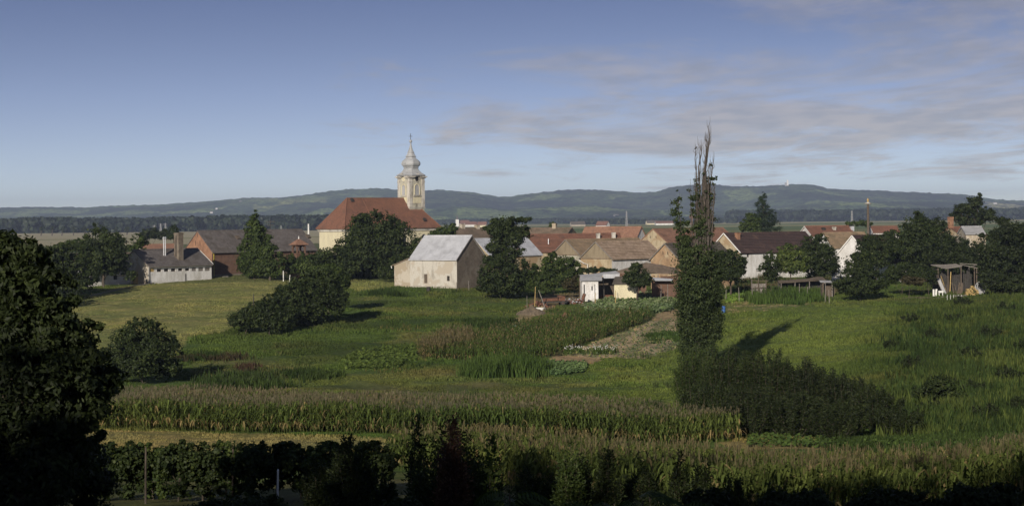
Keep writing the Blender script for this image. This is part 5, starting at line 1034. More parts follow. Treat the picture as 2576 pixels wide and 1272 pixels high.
# ---- second zinc-roofed barn behind the acacia
p = Plan(1232, 336, 643, 1160, 8.0, 1362, row_pk=(1197, 602)); r = p.root('stone_barn', 'low rubble barn with a bright zinc roof half hidden behind the ragged acacia', 'barn')
gable_walls(p.x0, p.x1, p.W, p.ze, p.zr, [], -.8).build('wall', M['mud'], r); gable_roof(p.x0, p.x1, p.W, p.ze, p.zr, .3, .15, 'sheet', r, 1.1, .02, 6, True, .02)
verge(r, p.x1 + .17, p.W, p.ze + .04, p.zr + .04, 'wood_grey', 1, .14, .3)
# ---- houses of the village, far ones first
def house(name, label, cat, pl, wall, roof, gab=None, course=.36, sag=.03, seed=1, ov=.35, verge_m=None, zb=-.8, ops=(), frame='wood', group=None, ventpts=None):
    r = pl.root(name, label, cat, group); gable_walls(pl.x0, pl.x1, pl.W, pl.ze, pl.zr, list(ops), zb).build('wall', M[wall], r); left = pl.x0 == 0; xg = -.015 if left else .015; W = pl.W
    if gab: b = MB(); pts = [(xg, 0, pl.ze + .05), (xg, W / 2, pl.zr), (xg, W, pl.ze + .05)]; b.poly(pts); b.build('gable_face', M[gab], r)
    rf = gable_roof(pl.x0, pl.x1, W, pl.ze, pl.zr, ov, .2, roof, r, .44 if course == .36 else course, sag, seed, True, .085)
    if verge_m: verge(r, (pl.x0 - .22) if left else (pl.x1 + .22), W, pl.ze + .08, pl.zr + .08, verge_m, -1 if left else 1, .2, ov)
    for o_ in ops: window(r, *o_, frame=frame)
    if ventpts: vents(r, xg, [W * v_ for v_ in ventpts[0]], pl.ze + (pl.zr - pl.ze) * ventpts[1], .55, .16, -1 if left else 1)
    return r, rf
def put_chim(pl, rf, px, rt, w=.6, f=.42, mat='white_stone', cap=True, label=None, slab=None):
    y = pl.W * f; x, z = pl.loc(px, rt, y); kz = (pl.zr - pl.ze) / (pl.W / 2); zb = pl.ze + kz * min(y, pl.W - y) - .3; return chimney(rf, x, y, zb, max(z, zb + .8), w, mat, cap, label=label)
p = Plan(1150, 470, 600, 1100, 9, 1330, row_pk=(1128, 573)); p.zr = p.loc(1200, 574, p.W / 2)[1]; r, rf = house('farmhouse', 'long old brown roof with several plastered chimneys behind the plaster barn', 'farmhouse', p, 'rubble', 'tile_old', sag=.10, seed=12)
for q, t_ in ((1163, 564), (1200, 566), (1238, 565)): put_chim(p, rf, q, t_, 1.1, .5, 'rubble')
p = Plan(1422, 455, 595, 1453, 8, 1240, row_pk=(1440, 574)); p.zr = p.loc(1400, 573.5, p.W / 2)[1]; r, rf = house('farmhouse', 'low old brown roofed house with one stone chimney left of the bright orange roof', 'farmhouse', p, 'adobe', 'tile_old', 'adobe', sag=.12, seed=13); put_chim(p, rf, 1395, 562, 1.0, .5, 'rubble')
p = Plan(1602, 440, 597, 1624, 4.6, 1462, row_pk=(1612, 571)); p.zr = p.loc(1540, 571.5, p.W / 2)[1]; r, rf = house('house', 'bright orange roofed house with a white gable on its right', 'house', p, 'white', 'tile_orange', 'white', seed=14); 
p = Plan(1345, 385, 632, 1318, 8.5, 1560, row_pk=(1338, 587)); p.zr = p.loc(1400, 590.0, p.W / 2)[1]; p.L += 1; p.x1 = p.loc(1556, 583, p.W / 2)[0]; r, rf = house('farmhouse', 'long house with a plain brick red roof and a thin white flue pipe', 'farmhouse', p, 'mud', 'tile_red', seed=15)
for q, t_ in ((1504, 587), (1543, 585)): put_chim(p, rf, q, t_, .7, .3, 'white_stone')
x_, z_ = p.loc(1379, 600, p.W * .2); b = MB(); b.tube([(x_, p.W * .2, p.ze + .4), (x_, p.W * .2, z_)], .1, 8); b.build('flue_pipe', M['steel'], rf)
p = Plan(1688, 405, 618, 1600, 10.5, 1862, row_pk=(1645, 577)); r, rf = house('farmhouse', 'large tan tiled farmhouse with brown mud gable standing partly behind the poplar', 'farmhouse', p, 'mud', 'tile_orange', 'mud', sag=.05, seed=16, ventpts=((.42, .58), .45)); M_ = None
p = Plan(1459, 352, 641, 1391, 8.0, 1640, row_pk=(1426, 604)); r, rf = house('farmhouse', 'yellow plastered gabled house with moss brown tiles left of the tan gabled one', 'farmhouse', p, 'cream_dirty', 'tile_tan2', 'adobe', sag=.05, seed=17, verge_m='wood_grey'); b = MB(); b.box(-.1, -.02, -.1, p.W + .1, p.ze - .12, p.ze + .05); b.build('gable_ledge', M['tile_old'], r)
p = Plan(1539, 330, 650, 1461, 7.6, 1668, row_pk=(1497, 610)); zA = p.ze; o1 = [(p.loc(a, 665, 0)[0], p.loc(b_, 665, 0)[0], 1.0, 2.2) for a, b_ in ((1566, 1572),)]; r, rf = house('farmhouse', 'gabled farmhouse with pale tan tiles and a white side wall above the sheds', 'farmhouse', p, 'white', 'tile_tan', 'adobe', sag=.04, seed=18, verge_m='wood_grey')
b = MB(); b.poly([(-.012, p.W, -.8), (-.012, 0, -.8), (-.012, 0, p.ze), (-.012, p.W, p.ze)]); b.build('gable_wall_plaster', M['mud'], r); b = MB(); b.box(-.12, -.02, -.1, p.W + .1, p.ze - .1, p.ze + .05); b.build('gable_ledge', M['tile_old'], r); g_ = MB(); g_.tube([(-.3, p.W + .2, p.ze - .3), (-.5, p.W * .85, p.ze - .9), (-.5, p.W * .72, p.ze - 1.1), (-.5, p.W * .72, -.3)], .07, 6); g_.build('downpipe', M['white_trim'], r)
p = Plan(1712, 305, 655, 1637, 7.2, 1846, row_pk=(1676, 614)); p.zr = p.loc(1676, 614, p.W / 2)[1]; r, rf = house('farmhouse', 'brick gabled farmhouse with dark brown roof directly behind the poplar', 'farmhouse', p, 'brick_tan', 'tile_brown', 'brick_tan', sag=.05, seed=19, verge_m='wood_grey', ventpts=((.42, .58), .35))
p = Plan(1862.5, 340, 634, 1784, 8.6, 2064, row_pk=(1822, 588)); wx = [p.loc(q, 650, 0) for q in (1806 + 1, 1812)]; xa = p.loc(1806.5, 640, 0)
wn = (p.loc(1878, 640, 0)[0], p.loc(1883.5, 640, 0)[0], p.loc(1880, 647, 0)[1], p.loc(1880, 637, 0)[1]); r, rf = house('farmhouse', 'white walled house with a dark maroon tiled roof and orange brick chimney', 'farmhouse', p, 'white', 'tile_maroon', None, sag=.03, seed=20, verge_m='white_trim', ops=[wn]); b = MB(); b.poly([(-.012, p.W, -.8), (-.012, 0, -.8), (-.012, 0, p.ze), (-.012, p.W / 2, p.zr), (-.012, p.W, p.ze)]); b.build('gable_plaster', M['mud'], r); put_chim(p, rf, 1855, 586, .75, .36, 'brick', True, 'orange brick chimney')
# houses on the right
p = Plan(2042, 425, 592, 2010, 7.5, 2150, row_pk=(2027, 570)); p.zr = p.loc(2080, 569.5, p.W / 2)[1]; r, rf = house('house', 'house with a white trimmed small gable and dark red roof beyond the maroon one', 'house', p, 'white', 'tile_red', 'white', seed=21, verge_m='white_trim')
put_chim(p, rf, 2071, 574, .8, .3, 'iron', label='dark metal clad chimney'); put_chim(p, rf, 2098, 571, .7, .3, 'white_stone'); put_chim(p, rf, 2143, 569, .8, .3, 'steel', False, 'shiny metal chimney')
p = Plan(2095, 372, 622, 2050, 8, 2190, row_pk=(2070, 586)); p.zr = p.loc(2110, 586, p.W / 2)[1]; p.x1 = p.loc(2172, 586, p.W / 2)[0]; r, rf = house('house', 'house with a wide striped tan tiled roof, right of the dome shaped tree', 'house', p, 'white', 'tile_tan2', 'white', seed=22)
p = Plan(2152, 330, 620, 2100, 8, 2260, row_pk=(2152, 600)); p = Plan(2200, 322, 660, 2092, 9.5, 2300, row_pk=(2147, 594)); r, rf = house('house', 'white gabled house with broad verge boards between right hand trees', 'house', p, 'white', 'tile_maroon', 'white', seed=23, verge_m='white_trim')
p = Plan(2197, 430, 584, 2184, 6, 2262, row_pk=(2189, 570)); p.zr = p.loc(2230, 570, p.W / 2)[1]; r, rf = house('house', 'tiny white gable with a red roof strip right of the capped pole', 'house', p, 'white', 'tile_red', 'white', seed=24, verge_m='white_trim')
p = Plan(2420, 372, 592, 2360, 9, 2480, row_pk=(2388, 572)); r, rf = house('house', 'dark red roofed house with a tall brick chimney among the right hand trees', 'house', p, 'rubble', 'tile_red', 'mud', seed=25); put_chim(p, rf, 2391, 546, .9, .5, 'brick', True, 'tall orange brick chimney'); b = MB(); x_, z_ = p.loc(2404, 545, p.W / 2); b.tube([(x_, p.W / 2, p.zr), (x_, p.W / 2, z_)], .05, 6); b.build('antenna_mast', M['iron'], rf)
p = Plan(2430, 352, 588, 2418, 6, 2476, row_pk=(2424, 571)); p.zr = p.loc(2450, 571, p.W / 2)[1]; r, rf = house('house', 'house with a grey green sheet roof near the massive right edge tree', 'house', p, 'rubble', 'sheet_dull', None, seed=26)
p = Plan(210, 365, 660, 180, 8, 330, row_pk=(196, 640)); r, rf = house('outbuilding', 'brown roofed low building between the left dark hedge and the round tree', 'outbuilding', p, 'rubble', 'tile_brown', None, seed=27)
p = Plan(372, 420, 640, 340, 7, 466, row_pk=(356, 617)); p.zr = p.loc(420, 615, p.W / 2)[1]; r, rf = house('outbuilding', 'low building showing an orange roof strip behind the two metal flues', 'outbuilding', p, 'rubble', 'tile_orange', None, seed=28)

# ------------------------------------------------------------------ sheds, scrap, posts
def shed(name, label, cat, px, d, ang): g = ground(px, d); return thing(name, label, cat, g, R(ang)), d / F
# long low grey-roofed sheds below the brick gable
r, k = shed('shed', 'long low shed with grey corrugated roof under the brick gabled farmhouse', 'shed', 1640, 296, 8)
def lz(row, px, d, o): return P(px, row, d).z - o.location.z
zr_ = lz(659, 1637, 299, r); zf = lz(690, 1690, 292, r); zl_ = lz(683, 1540, 294, r)
b = MB(); slope(b, (-7.2, -2.4, zl_ - .1), (4.4, -2.4, zf), (-.4, 2.2, zr_), (4.6, 2.6, zf + .9), .8, .03, .08, .06, 2, 1.2); b.build('roof', M['tile_old'], r)
b = MB(); b.box(-6, -.5, 2.0, 2.2, -.5, zl_ - .2); b.box(1.2, 4.3, -1.6, -1.4, -.5, zf - .35); b.box(4.1, 4.3, -1.4, 2.2, -.5, zf - .4); b.build('wall', M['brick_dark'], r)
for x_ in (-6.8, -3.6, .6, 4.2): b = MB(); b.beam((x_, -2.1, -.5), (x_, -2.1, zl_ - .15 if x_ < 0 else zf - .1), .14); b.build('post', M['wood_grey'], r)
r, k = shed('open_shed', 'open sided shed with a thin pale sagging roof and dark inside beside the grey sheds', 'shed', 1505, 287, 12)
z1 = lz(697, 1462, 287, r); z2 = lz(687, 1550, 287, r); b = MB(); slope(b, (-3.0, -1.6, z1), (3.2, -1.6, z2), (-2.7, 1.6, z1 + .35), (3.3, 1.6, z2 + .35), .9, .03, .1, .05, 3, .9); b.build('roof', M['sheet_dull'], r)
b = MB(); b.box(.35, 3.1, -1.75, -1.68, z2 - .75, z2 - .08); q = b.build('fascia_sheet', M['sheet'], r); b = MB(); b.box(-2.8, 3.0, 1.3, 1.42, -.4, z1 - .1); b.build('back_wall', M['wood'], r)
for x_, zt in ((-2.9, z1), (.5, z2 - .1), (2.95, z2)): b = MB(); b.beam((x_, -1.5, -.4), (x_ + .04, -1.5, zt), .13); b.build('post', M['wood_grey'], r)
b = MB(); b.box(-.8, 2.8, -1.2, -1.1, .0, .75); b.build('low_boarding', M['rust'], r)
r, k = shed('chicken_coop', 'small whitewashed coop with a grey roof in front of the open shed', 'coop', 1482, 283, 8)
zt = lz(704, 1480, 283, r); b = MB(); wallface(b, (-1.25, -.8, 0), (1, 0, 0), -.3, zt, 2.6, [(1.5, 1.72, zt * .52, zt * .72), (.25, .45, -.2, zt * .8), (2.0, 2.12, .1, zt * .8)], .15, Vector((0, -1, 0))); b.poly([(-1.25, .8, -.3), (-1.25, -.8, -.3), (-1.25, -.8, zt), (-1.25, .8, zt + .3)]); b.poly([(1.35, -.8, -.3), (1.35, .8, -.3), (1.35, .8, zt + .3), (1.35, -.8, zt)]); b.poly([(1.35, .8, -.3), (-1.25, .8, -.3), (-1.25, .8, zt + .3), (1.35, .8, zt + .3)]); b.build('wall', M['white'], r)
b = MB(); b.box(-1.2, 1.3, -.62, -.58, -.2, zt * .9); b.build('doors', M['dark'], r); b = MB(); slope(b, (-1.7, -1.2, zt - .02), (1.9, -1.2, zt - .05), (-1.2, 1.1, zt + .65), (2.3, 1.1, zt + .7), .5, .03, .06, .02, 5, .7); b.build('roof', M['sheet_dull'], r)
r, k = shed('shed', 'small pale plastered shed with a grey tiled roof left of the small round dark tree', 'shed', 1570, 284, -6)
zt = lz(713, 1560, 284, r); b = MB(); b.box(-1.5, 2.2, -1.2, 1.6, -.4, zt); b.build('wall', M['cream'], r); b = MB(); slope(b, (-1.8, -1.5, zt + .02), (2.5, -1.5, zt + .02), (-1.5, 1.8, zt + 1.1), (2.6, 1.8, zt + 1.1), .4, .03, .08, .02, 6, .8); b.build('roof', M['tile_brown'], r)
r, k = shed('brick_shed', 'low brick shed with a white sheet awning right of the small round dark tree', 'shed', 1665, 286, 3)
zt = lz(703, 1665, 286, r); b = MB(); b.box(-1.6, 2.8, -.2, .1, -.4, zt - .1); b.build('wall', M['brick_dark'], r); b = MB(); slope(b, (-1.5, -1.7, zt - .05), (1.4, -1.7, zt - .1), (-1.7, .2, zt + .4), (1.9, .2, zt + .1), .5, .02, .05); b.build('awning', M['sheet'], r)
# scrap: wrecked farm wagon, heap of metal, bathtub, leaning rusty tank, planks
g = ground(1392, 276); r = thing('wagon', 'rusty broken farm wagon with dark body and small wheels in the scrap heap', 'wagon', g, R(12))
b = MB(); b.box(-2.0, 2.0, -.6, .6, .45, .62); b.beam((-2.0, -.62, .63), (-2.0, -.62, 1.25), .08); b.beam((2.0, -.62, .63), (2.0, -.62, 1.2), .08); b.beam((-2.0, -.62, 1.2), (1.2, -.62, 1.25), .07); b.build('chassis', M['iron'], r)
b = MB(); b.obox((-.6, 0, .95), (1.2, 0, .05), (0, .5, 0), (0, 0, .26)); b.obox((1.25, 0, 1.05), (.5, 0, -.08), (0, .52, 0), (.03, 0, .40)); b.build('body', M['rust'], r)
for x_ in (-1.35, 1.35):
    for y_ in (-.66, .66): b = MB(); b.lathe([(-.08, .28), (-.08, .36), (.08, .36), (.08, .28)], (0, 0, 0), 14); b.v = [(x_ + v[0], y_ + v[2], .36 + v[1]) for v in b.v]; w_ = b.build('wheel', M['iron'], r); b = MB(); b.lathe([(-.09, .1), (.09, .1)], (0, 0, 0), 8); b.v = [(x_ + v[0], y_ + v[2], .36 + v[1]) for v in b.v]; b.build('hub', M['rust'], w_)
g = ground(1439, 279); r = thing('scrap_heap', 'tangle of silvery bent sheet metal and wire right of the broken wagon', 'scrap heap', g, 0); rr = random.Random(4)
b = MB()
for i in range(70): o = Vector((rr.uniform(-1.5, 1.5), rr.uniform(-.7, .7), rr.uniform(0, .9) * (1 - 0.2))); v_ = Vector((rr.uniform(-1, 1), rr.uniform(-1, 1), rr.uniform(-.6, .8))).normalized() * rr.uniform(.2, .5); b.beam(o, o + v_, rr.uniform(.03, .22), .02)
b.build('sheet_pieces', M['steel'], r); b = MB()
for i in range(30): o = Vector((rr.uniform(-1.6, 1.5), rr.uniform(-.7, .7), rr.uniform(0, .6))); b.obox(o, (rr.uniform(.1, .3), rr.uniform(-.1, .1), 0), (0, rr.uniform(.1, .25), rr.uniform(-.1, .1)), (0, 0, rr.uniform(.04, .2)))
b.build('rusty_pieces', M['rust'], r)
g = ground(1352, 272); r = thing('scrap_heap', 'brown pile of broken bricks and rusty junk left of the broken wagon', 'scrap heap', g, 0); b = MB()
for i in range(80): o = Vector((rr.gauss(0, .8), rr.uniform(-.6, .6), 0)); o.z = rr.uniform(0, max(.15, .9 - abs(o.x) * .5)); b.obox(o, (rr.uniform(.08, .25), rr.uniform(-.1, .1), rr.uniform(-.05, .05)), (rr.uniform(-.05, .05), rr.uniform(.08, .2), 0), (0, 0, rr.uniform(.05, .14)))
b.build('pieces', M['rust'], r)
g = ground(1357, 268); r = thing('bathtub', 'old white bathtub lying at the left end of the scrap heap', 'bathtub', g, R(-8)); b = MB(); pr = [(0, .18), (.06, .26), (.35, .34), (.42, .36), (.42, .40), (.38, .40), (.36, .33), (.1, .25)]; b.lathe(pr, (0, 0, .05), 16); b.v = [(v[0] * 2.2, v[1], v[2]) for v in b.v]; b.build('tub', M['white_trim'], r)
g = ground(1467, 279); r = thing('rusty_tank', 'rusty brown cylinder tank leaning against the whitewashed coop', 'tank', g); b = MB(); b.tube([(-.35, 0, -.1), (.25, .3, 1.45)], .27, 12); b.build('body', M['rust'], r); b = MB(); b.tube([(.24, .295, 1.43), (.262, .306, 1.49)], .29, 12); b.build('rim', M['iron'], r)
def soilheap(px, d, rx, ry, h, lab, mt='soil', name='dirt_mound', cat='mound', seed=1):
    g = ground(px, d); r_ = random.Random(seed); n = 26; V = []; Q = []
    for i in range(n + 1):
        for j in range(n + 1):
            x_ = (i / n * 2 - 1); y_ = (j / n * 2 - 1); q = math.hypot(x_, y_); z_ = max(0, 1 - q) ** .8 * h * (1 + .25 * math.sin(x_ * 7 + seed) * math.cos(y_ * 6)) + r_.uniform(-.07, .07) * (q < 1.05) - (.12 if q > .97 else 0); V.append((x_ * rx, y_ * ry, z_ + (gh(g.x + x_ * rx, g.y + y_ * ry) - g.z)))
    for i in range(n):
        for j in range(n): a = i * (n + 1) + j; Q.append([a, a + n + 1, a + n + 2, a + 1])
    o = mesh_obj(name, V, Q, M[mt]); o.location = g; return tag(o, lab, cat)
soilheap(1336, 262, 2.3, 2.6, 1.15, 'large mound of brown earth below the scrap heap'); soilheap(1424, 255, .9, .8, .75, 'small dark brown manure heap at the edge of the garden corn', 'rust', seed=3); soilheap(1388, 246, .7, .6, .5, 'low brown heap with a white scrap on it, left of the garden corn', 'rust', seed=4)
soilheap(1535, 284, 1.6, .8, .45, 'dark rubbish heap in front of the open shed', 'iron', seed=6)
def post(label, px, d, h, w=.1, lean=(0, 0), mat='wood', name='post', cat='post', group=None):
    g = ground(px, d); b = MB(); b.tube([(0, 0, -.3), (lean[0] * .5, lean[1] * .5, h * .5), (lean[0], lean[1], h)], [w * .55, w * .5, w * .42], 7); b.lathe([(0, w * .42), (.03, w * .3), (.05, .01)], (lean[0], lean[1], h), 7); o = b.build(name, M[mat], None, False); o.location = g; return tag(o, label, cat, group)
post('tall thin bare pole alone in the mown field left of the meadow bushes', 638, 262, 2.9, .15, mat='iron', name='pole', cat='pole')
post('pale upright pole at the left end of the scrap heap', 1345, 270, 3.3, .12, (.15, 0), 'wood_yellow', name='pole', cat='pole')
post('pole leaning left over the white bathtub', 1374, 268, 3.0, .14, (-1.1, 0), 'wood_grey', name='pole', cat='pole')
post('thin grey post left of the brown junk pile', 1326, 268, 2.2, .08, (0, 0), 'wood_grey')
post('weathered post standing before the rubbish heap at the open shed', 1548, 277, 2.4, .11, (.05, 0), 'wood_yellow')
post('wooden post with rails nailed to it below the open shed', 1497, 272, 2.3, .11, (.05, 0), 'wood_yellow')
g = ground(1480, 272); b = MB(); b.beam((-1.1, 0, .35), (1.1, 0, .75), .12, .05); b.beam((-.9, .05, .0), (1.2, .05, .25), .12, .05); o = b.build('broken_rails', M['wood_grey']); o.location = g; tag(o, 'two fallen grey rails leaning on a post below the open shed', 'fence rail')
post('white concrete post at the grass edge beneath the pointed tree', 713, 330, 1.9, .17, mat='white_trim'); post('short white bent post right of the taller white one', 728, 329, 1.2, .14, (.12, 0), 'white_trim')
for px, d, h, lab in [(1662, 283, 2.6, 'grey post under the white sheet awning'), (1680, 281, 2.8, 'pale post right of the white sheet awning'), (1826, 283, 1.9, 'leaning post at the left foot of the round dark tree'), (1893, 281, 3.4, 'pale wooden post in front of the white house wall'), (1860, 279, 2.4, 'pale post right of the round dark tree'), (1735, 282, 2.2, 'thin pale post half hidden behind the poplar'), (2011, 288, 2.2, 'bent grey post beneath the yellow green tree'), (2030, 285, 1.8, 'short grey post right of the bent one'), (2076, 276, 3.0, 'dark leaning post before the little corner shed'), (2087, 272, 2.2, 'grey leaning post nearest the big round bush'), (1555, 280, 1.6, 'short stake beside the small pale plastered shed'), (1180, 306, 1.7, 'thin dark stake by the right corner of the plaster barn'), (1150, 306, 1.5, 'thin dark stake at the front corner of the plaster barn')]: post(lab, px, d, h, .12, (rng.uniform(-.15, .15), 0), 'wood_grey')
for i in range(5): post('thin white stake in the short row on the dark right bank', 2383 + i * 8 + (i > 2) * 4, 271, .75, .07, (0, 0), 'white_trim', 'stake', 'stake', 'white stakes in a short row on the right bank')
# barrels
def barrel(label, px, d, h, rad, mat): g = ground(px, d); r = thing('barrel', label, 'barrel', g); b = MB(); b.lathe([(0, rad), (h * .32, rad * 1.03), (h * .34, rad * 1.08), (h * .36, rad * 1.03), (h * .64, rad * 1.03), (h * .66, rad * 1.08), (h * .68, rad * 1.03), (h, rad)], (0, 0, 0), 16); b.build('body', M[mat], r, True); b = MB(); b.lathe([(0, rad * 1.06), (.04, rad * 1.06), (.04, rad * .9)], (0, 0, h), 16); b.build('rim', M['iron'], r); return r
barrel('blue grey barrel standing at the bare dirt path', 1299, 238, 1.0, .36, 'barrel'); barrel('bright blue plastic barrel peeking out right of the poplar', 1820, 262, 1.1, .28, 'blue'); barrel('dark rusty barrel on the grass in front of the plaster barn door', 1078, 304, .8, .34, 'iron')
# white pumpkins / scraps left out; tumbledown sheds right of the maroon roof
r, k = shed('lean_shed', 'little corner shed with a flat sheet roof left of the big round bush', 'shed', 2082, 288, 4); b = MB(); b.box(-1.0, 1.3, .5, .62, -.3, 2.2); b.box(-1.0, -.88, -.6, .5, -.3, 2.3); b.build('wall', M['wood'], r); b = MB(); slope(b, (-1.4, -1.0, 2.5), (1.6, -1.0, 2.4), (-1.2, .8, 2.75), (1.7, .8, 2.65), .5, .02, .06); b.build('roof', M['sheet_dull'], r)
for x_ in (-.9, .55): b = MB(); b.beam((x_, -.8, -.3), (x_, -.8, 2.45), .14); b.build('post', M['wood_grey' if x_ > 0 else 'wood'], r)
r, k = shed('open_shed', 'long dark open shelter with a thin broken roof under the yellow green trees', 'shed', 2005, 296, 2); b = MB(); slope(b, (-3.2, -1.2, 1.9), (4.6, -1.2, 2.3), (-3.0, 1.2, 2.2), (4.6, 1.2, 2.7), .6, .03, .07, .1, 4, .8); b.build('roof', M['wood'], r); b = MB(); b.box(-3, 4.4, 1.0, 1.1, -.3, 2.0); b.build('back_wall', M['iron'], r)  # back wall coloured near black to carry the dimness inside
for x_ in (-2.9, -.6, 1.8, 4.3): b = MB(); b.beam((x_, -1.0, -.3), (x_ + .1, -1.0, 2.05 + x_ * .05), .12); b.build('post', M['wood_grey'], r)
r, k = shed('animal_pen', 'broken wooden pen frame in front of the white walled house', 'pen', 1905, 294, 6); b = MB(); b.box(-1.0, 1.6, .3, .38, -.2, 1.9); b.build('boards', M['wood_grey'], r)
for x_ in (-1.0, .2, 1.5): b = MB(); b.beam((x_, 0, -.3), (x_, 0, 3.0 - abs(x_) * .3), .12); b.build('post', M['wood'], r)
b = MB(); b.beam((-1.4, 0, 2.5), (1.9, 0, 2.35), .1); b.beam((-1.1, 0, 1.2), (1.6, 0, 1.3), .08); b.build('rail', M['wood'], r)
# woodshed on the right
r, k = shed('woodshed', 'tumbledown woodshed with a sagging shingle roof and open dark front', 'shed', 2395, 290, 4); zt = lz(666, 2375, 290, r)
b = MB(); slope(b, (-1.6, -1.9, zt - .5), (1.1, -1.9, zt - .15), (-3.2, .9, zt + .05), (.9, .9, zt + .15), .35, .04, .1, .05, 8, .6); b.build('roof', M['wood_grey'], r); b = MB(); b.beam((1.2, -.6, zt + .05), (3.9, -1.1, zt - .55), .2, .1); b.beam((1.5, .6, zt + .2), (4.3, .5, zt + .0), .15, .1); b.beam((2.6, -.9, zt - .35), (4.3, .4, zt - .05), .12, .08); b.build('rafter', M['wood_grey'], r)
for x_, y_, h_ in ((-2.6, -1.0, zt - .5), (-1.2, -1.7, zt - .5), (1.0, -1.6, zt - .2), (3.8, -.9, zt - .5), (3.9, .5, zt)): b = MB(); b.beam((x_, y_, -.3), (x_, y_, h_), .15); b.build('post', M['wood'], r)
b = MB(); [b.box(-2.9 + i * .3, -2.64 + i * .3, 1.1 + (i % 3) * .02, 1.16 + (i % 3) * .02, -.3, random.Random(i).uniform(zt * .6, zt - .35)) for i in range(22)]; b.build('back_wall', M['iron'], r); b = MB(); [b.box(-2.8 + i * .27, -2.58 + i * .27, -.95 + (i % 2) * .03, -.9 + (i % 2) * .03, -.3, random.Random(i + 50).uniform(.5, 1.4)) for i in range(8)]; b.build('front_boards', M['wood'], r)  # back boards coloured near black for the shade of the open inside
g = ground(2375, 285); r = thing('leaning_screen', 'pale framed screen leaning against the front of the woodshed', 'screen', g); b = MB(); a0, a1 = Vector((-.1, 0, 0)), Vector((-1.0, .7, 2.5)); s_ = Vector((.55, 0, .12))
b.beam(a0, a1, .1, .06); b.beam(a0 + s_, a1 + s_, .1, .06); b.beam(a0, a0 + s_, .08, .06); b.beam(a1, a1 + s_, .08, .06); b.build('frame', M['wood_grey'], r); b = MB(); b.poly([a0 + Vector((0, .04, 0)), a0 + s_ + Vector((0, .04, 0)), a1 + s_ + Vector((0, .04, 0)), a1 + Vector((0, .04, 0))]); b.poly([a0 + Vector((0, .07, 0)), a1 + Vector((0, .07, 0)), a1 + s_ + Vector((0, .07, 0)), a0 + s_ + Vector((0, .07, 0))]); b.build('mesh_infill', M['sheet_dull'], r)
def planks(label, px, d, n, L, spread, seed, upright=True, mat='wood_grey', name='plank_pile', cat='planks'):
    g = ground(px, d); r_ = random.Random(seed); b = MB()
    for i in range(n):
        o = Vector((r_.uniform(-spread, spread), r_.uniform(-.3, .3), 0)); v_ = Vector((r_.uniform(-.35, .35), r_.uniform(0, .4), 1)) if upright else Vector((1, r_.uniform(-.3, .3), r_.uniform(-.08, .12))); o.z = 0 if upright else r_.uniform(0, .35); b.beam(o - (v_ * 0 if upright else v_ * L / 2), o + v_ * L * r_.uniform(.6, 1) * (1 if upright else .5), r_.uniform(.08, .2), .05)
    o = b.build(name, M[mat]); o.location = g; return tag(o, label, cat)
planks('upright grey and orange planks stacked before the right part of the woodshed', 2412, 284, 14, 2.0, .7, 3, mat='wood'); planks('long logs lying on the ground in front of the woodshed', 2400, 279, 16, 2.6, 2.0, 5, False); planks('two yellow posts sticking up through the woodshed roof', 2385, 289, 2, 4.4, .25, 8, mat='wood_yellow'); planks('scattered poles lying by the scrub left of the woodshed', 2310, 279, 10, 2.8, 1.6, 9, False, 'wood')
g = ground(2358, 283); b = MB(); b.box(-.75, -.5, -.2, .0, 0, 1.1); b.obox((-.2, 0, .55), (.14, 0, .02), (0, .08, 0), (.06, 0, .58)); b.box(.15, .9, -.25, .1, .55, .85); b.box(.2, .3, -.2, .05, 0, .548); b.box(.75, .85, -.2, .05, 0, .548); o = b.build('white_bench', M['white_trim']); o.location = g; tag(o, 'white boards and a small white bench left of the leaning screen', 'bench')
g = ground(2446, 283); r = thing('firewood_stack', 'stack of split firewood showing orange cut ends beside the round grey sheet', 'firewood stack', g); rr = random.Random(9); b = MB()
for i in range(70): y_ = rr.uniform(-.2, .2); x_ = rr.uniform(-1.0, .9); z_ = rr.uniform(0.05, max(.3, 1.7 - abs(x_ + .1) * 1.0)); rad = rr.uniform(.05, .12); b.tube([(x_, -.35 + y_, z_), (x_ + rr.uniform(-.1, .1), .4 + y_, z_ + rr.uniform(-.05, .05))], rad, 6)
b.build('logs', M['wood_yellow'], r)
g = ground(2458, 284); b = MB(); b.lathe([(-.05, 1.05), (.05, 1.05)], (0, 0, 0), 22); b.v = [(v[0] * .85, v[2] + .3, v[1] + 1.0) for v in b.v]; o = b.build('round_sheet', M['sheet_dull']); o.location = g + Vector((.6, 0, 0)); tag(o, 'round pale grey sheet standing on edge right of the firewood', 'metal disc')
# wire rail with posts at the lower left, its kerb line below the white outbuilding
pts = [ground_row(q, rw, 250, 370) for q, rw in ((215, 749), (262, 738), (300, 729), (345, 719), (375, 716), (430, 706), (480, 702), (531, 698.5), (575, 697))]
b = MB(); b.tube([q + Vector((0, -.3, .12)) for q in pts], .10, 5); tag(b.build('stone_kerb', M['wood_grey']), 'thin pale kerb line along the top edge of the mown field', 'kerb')
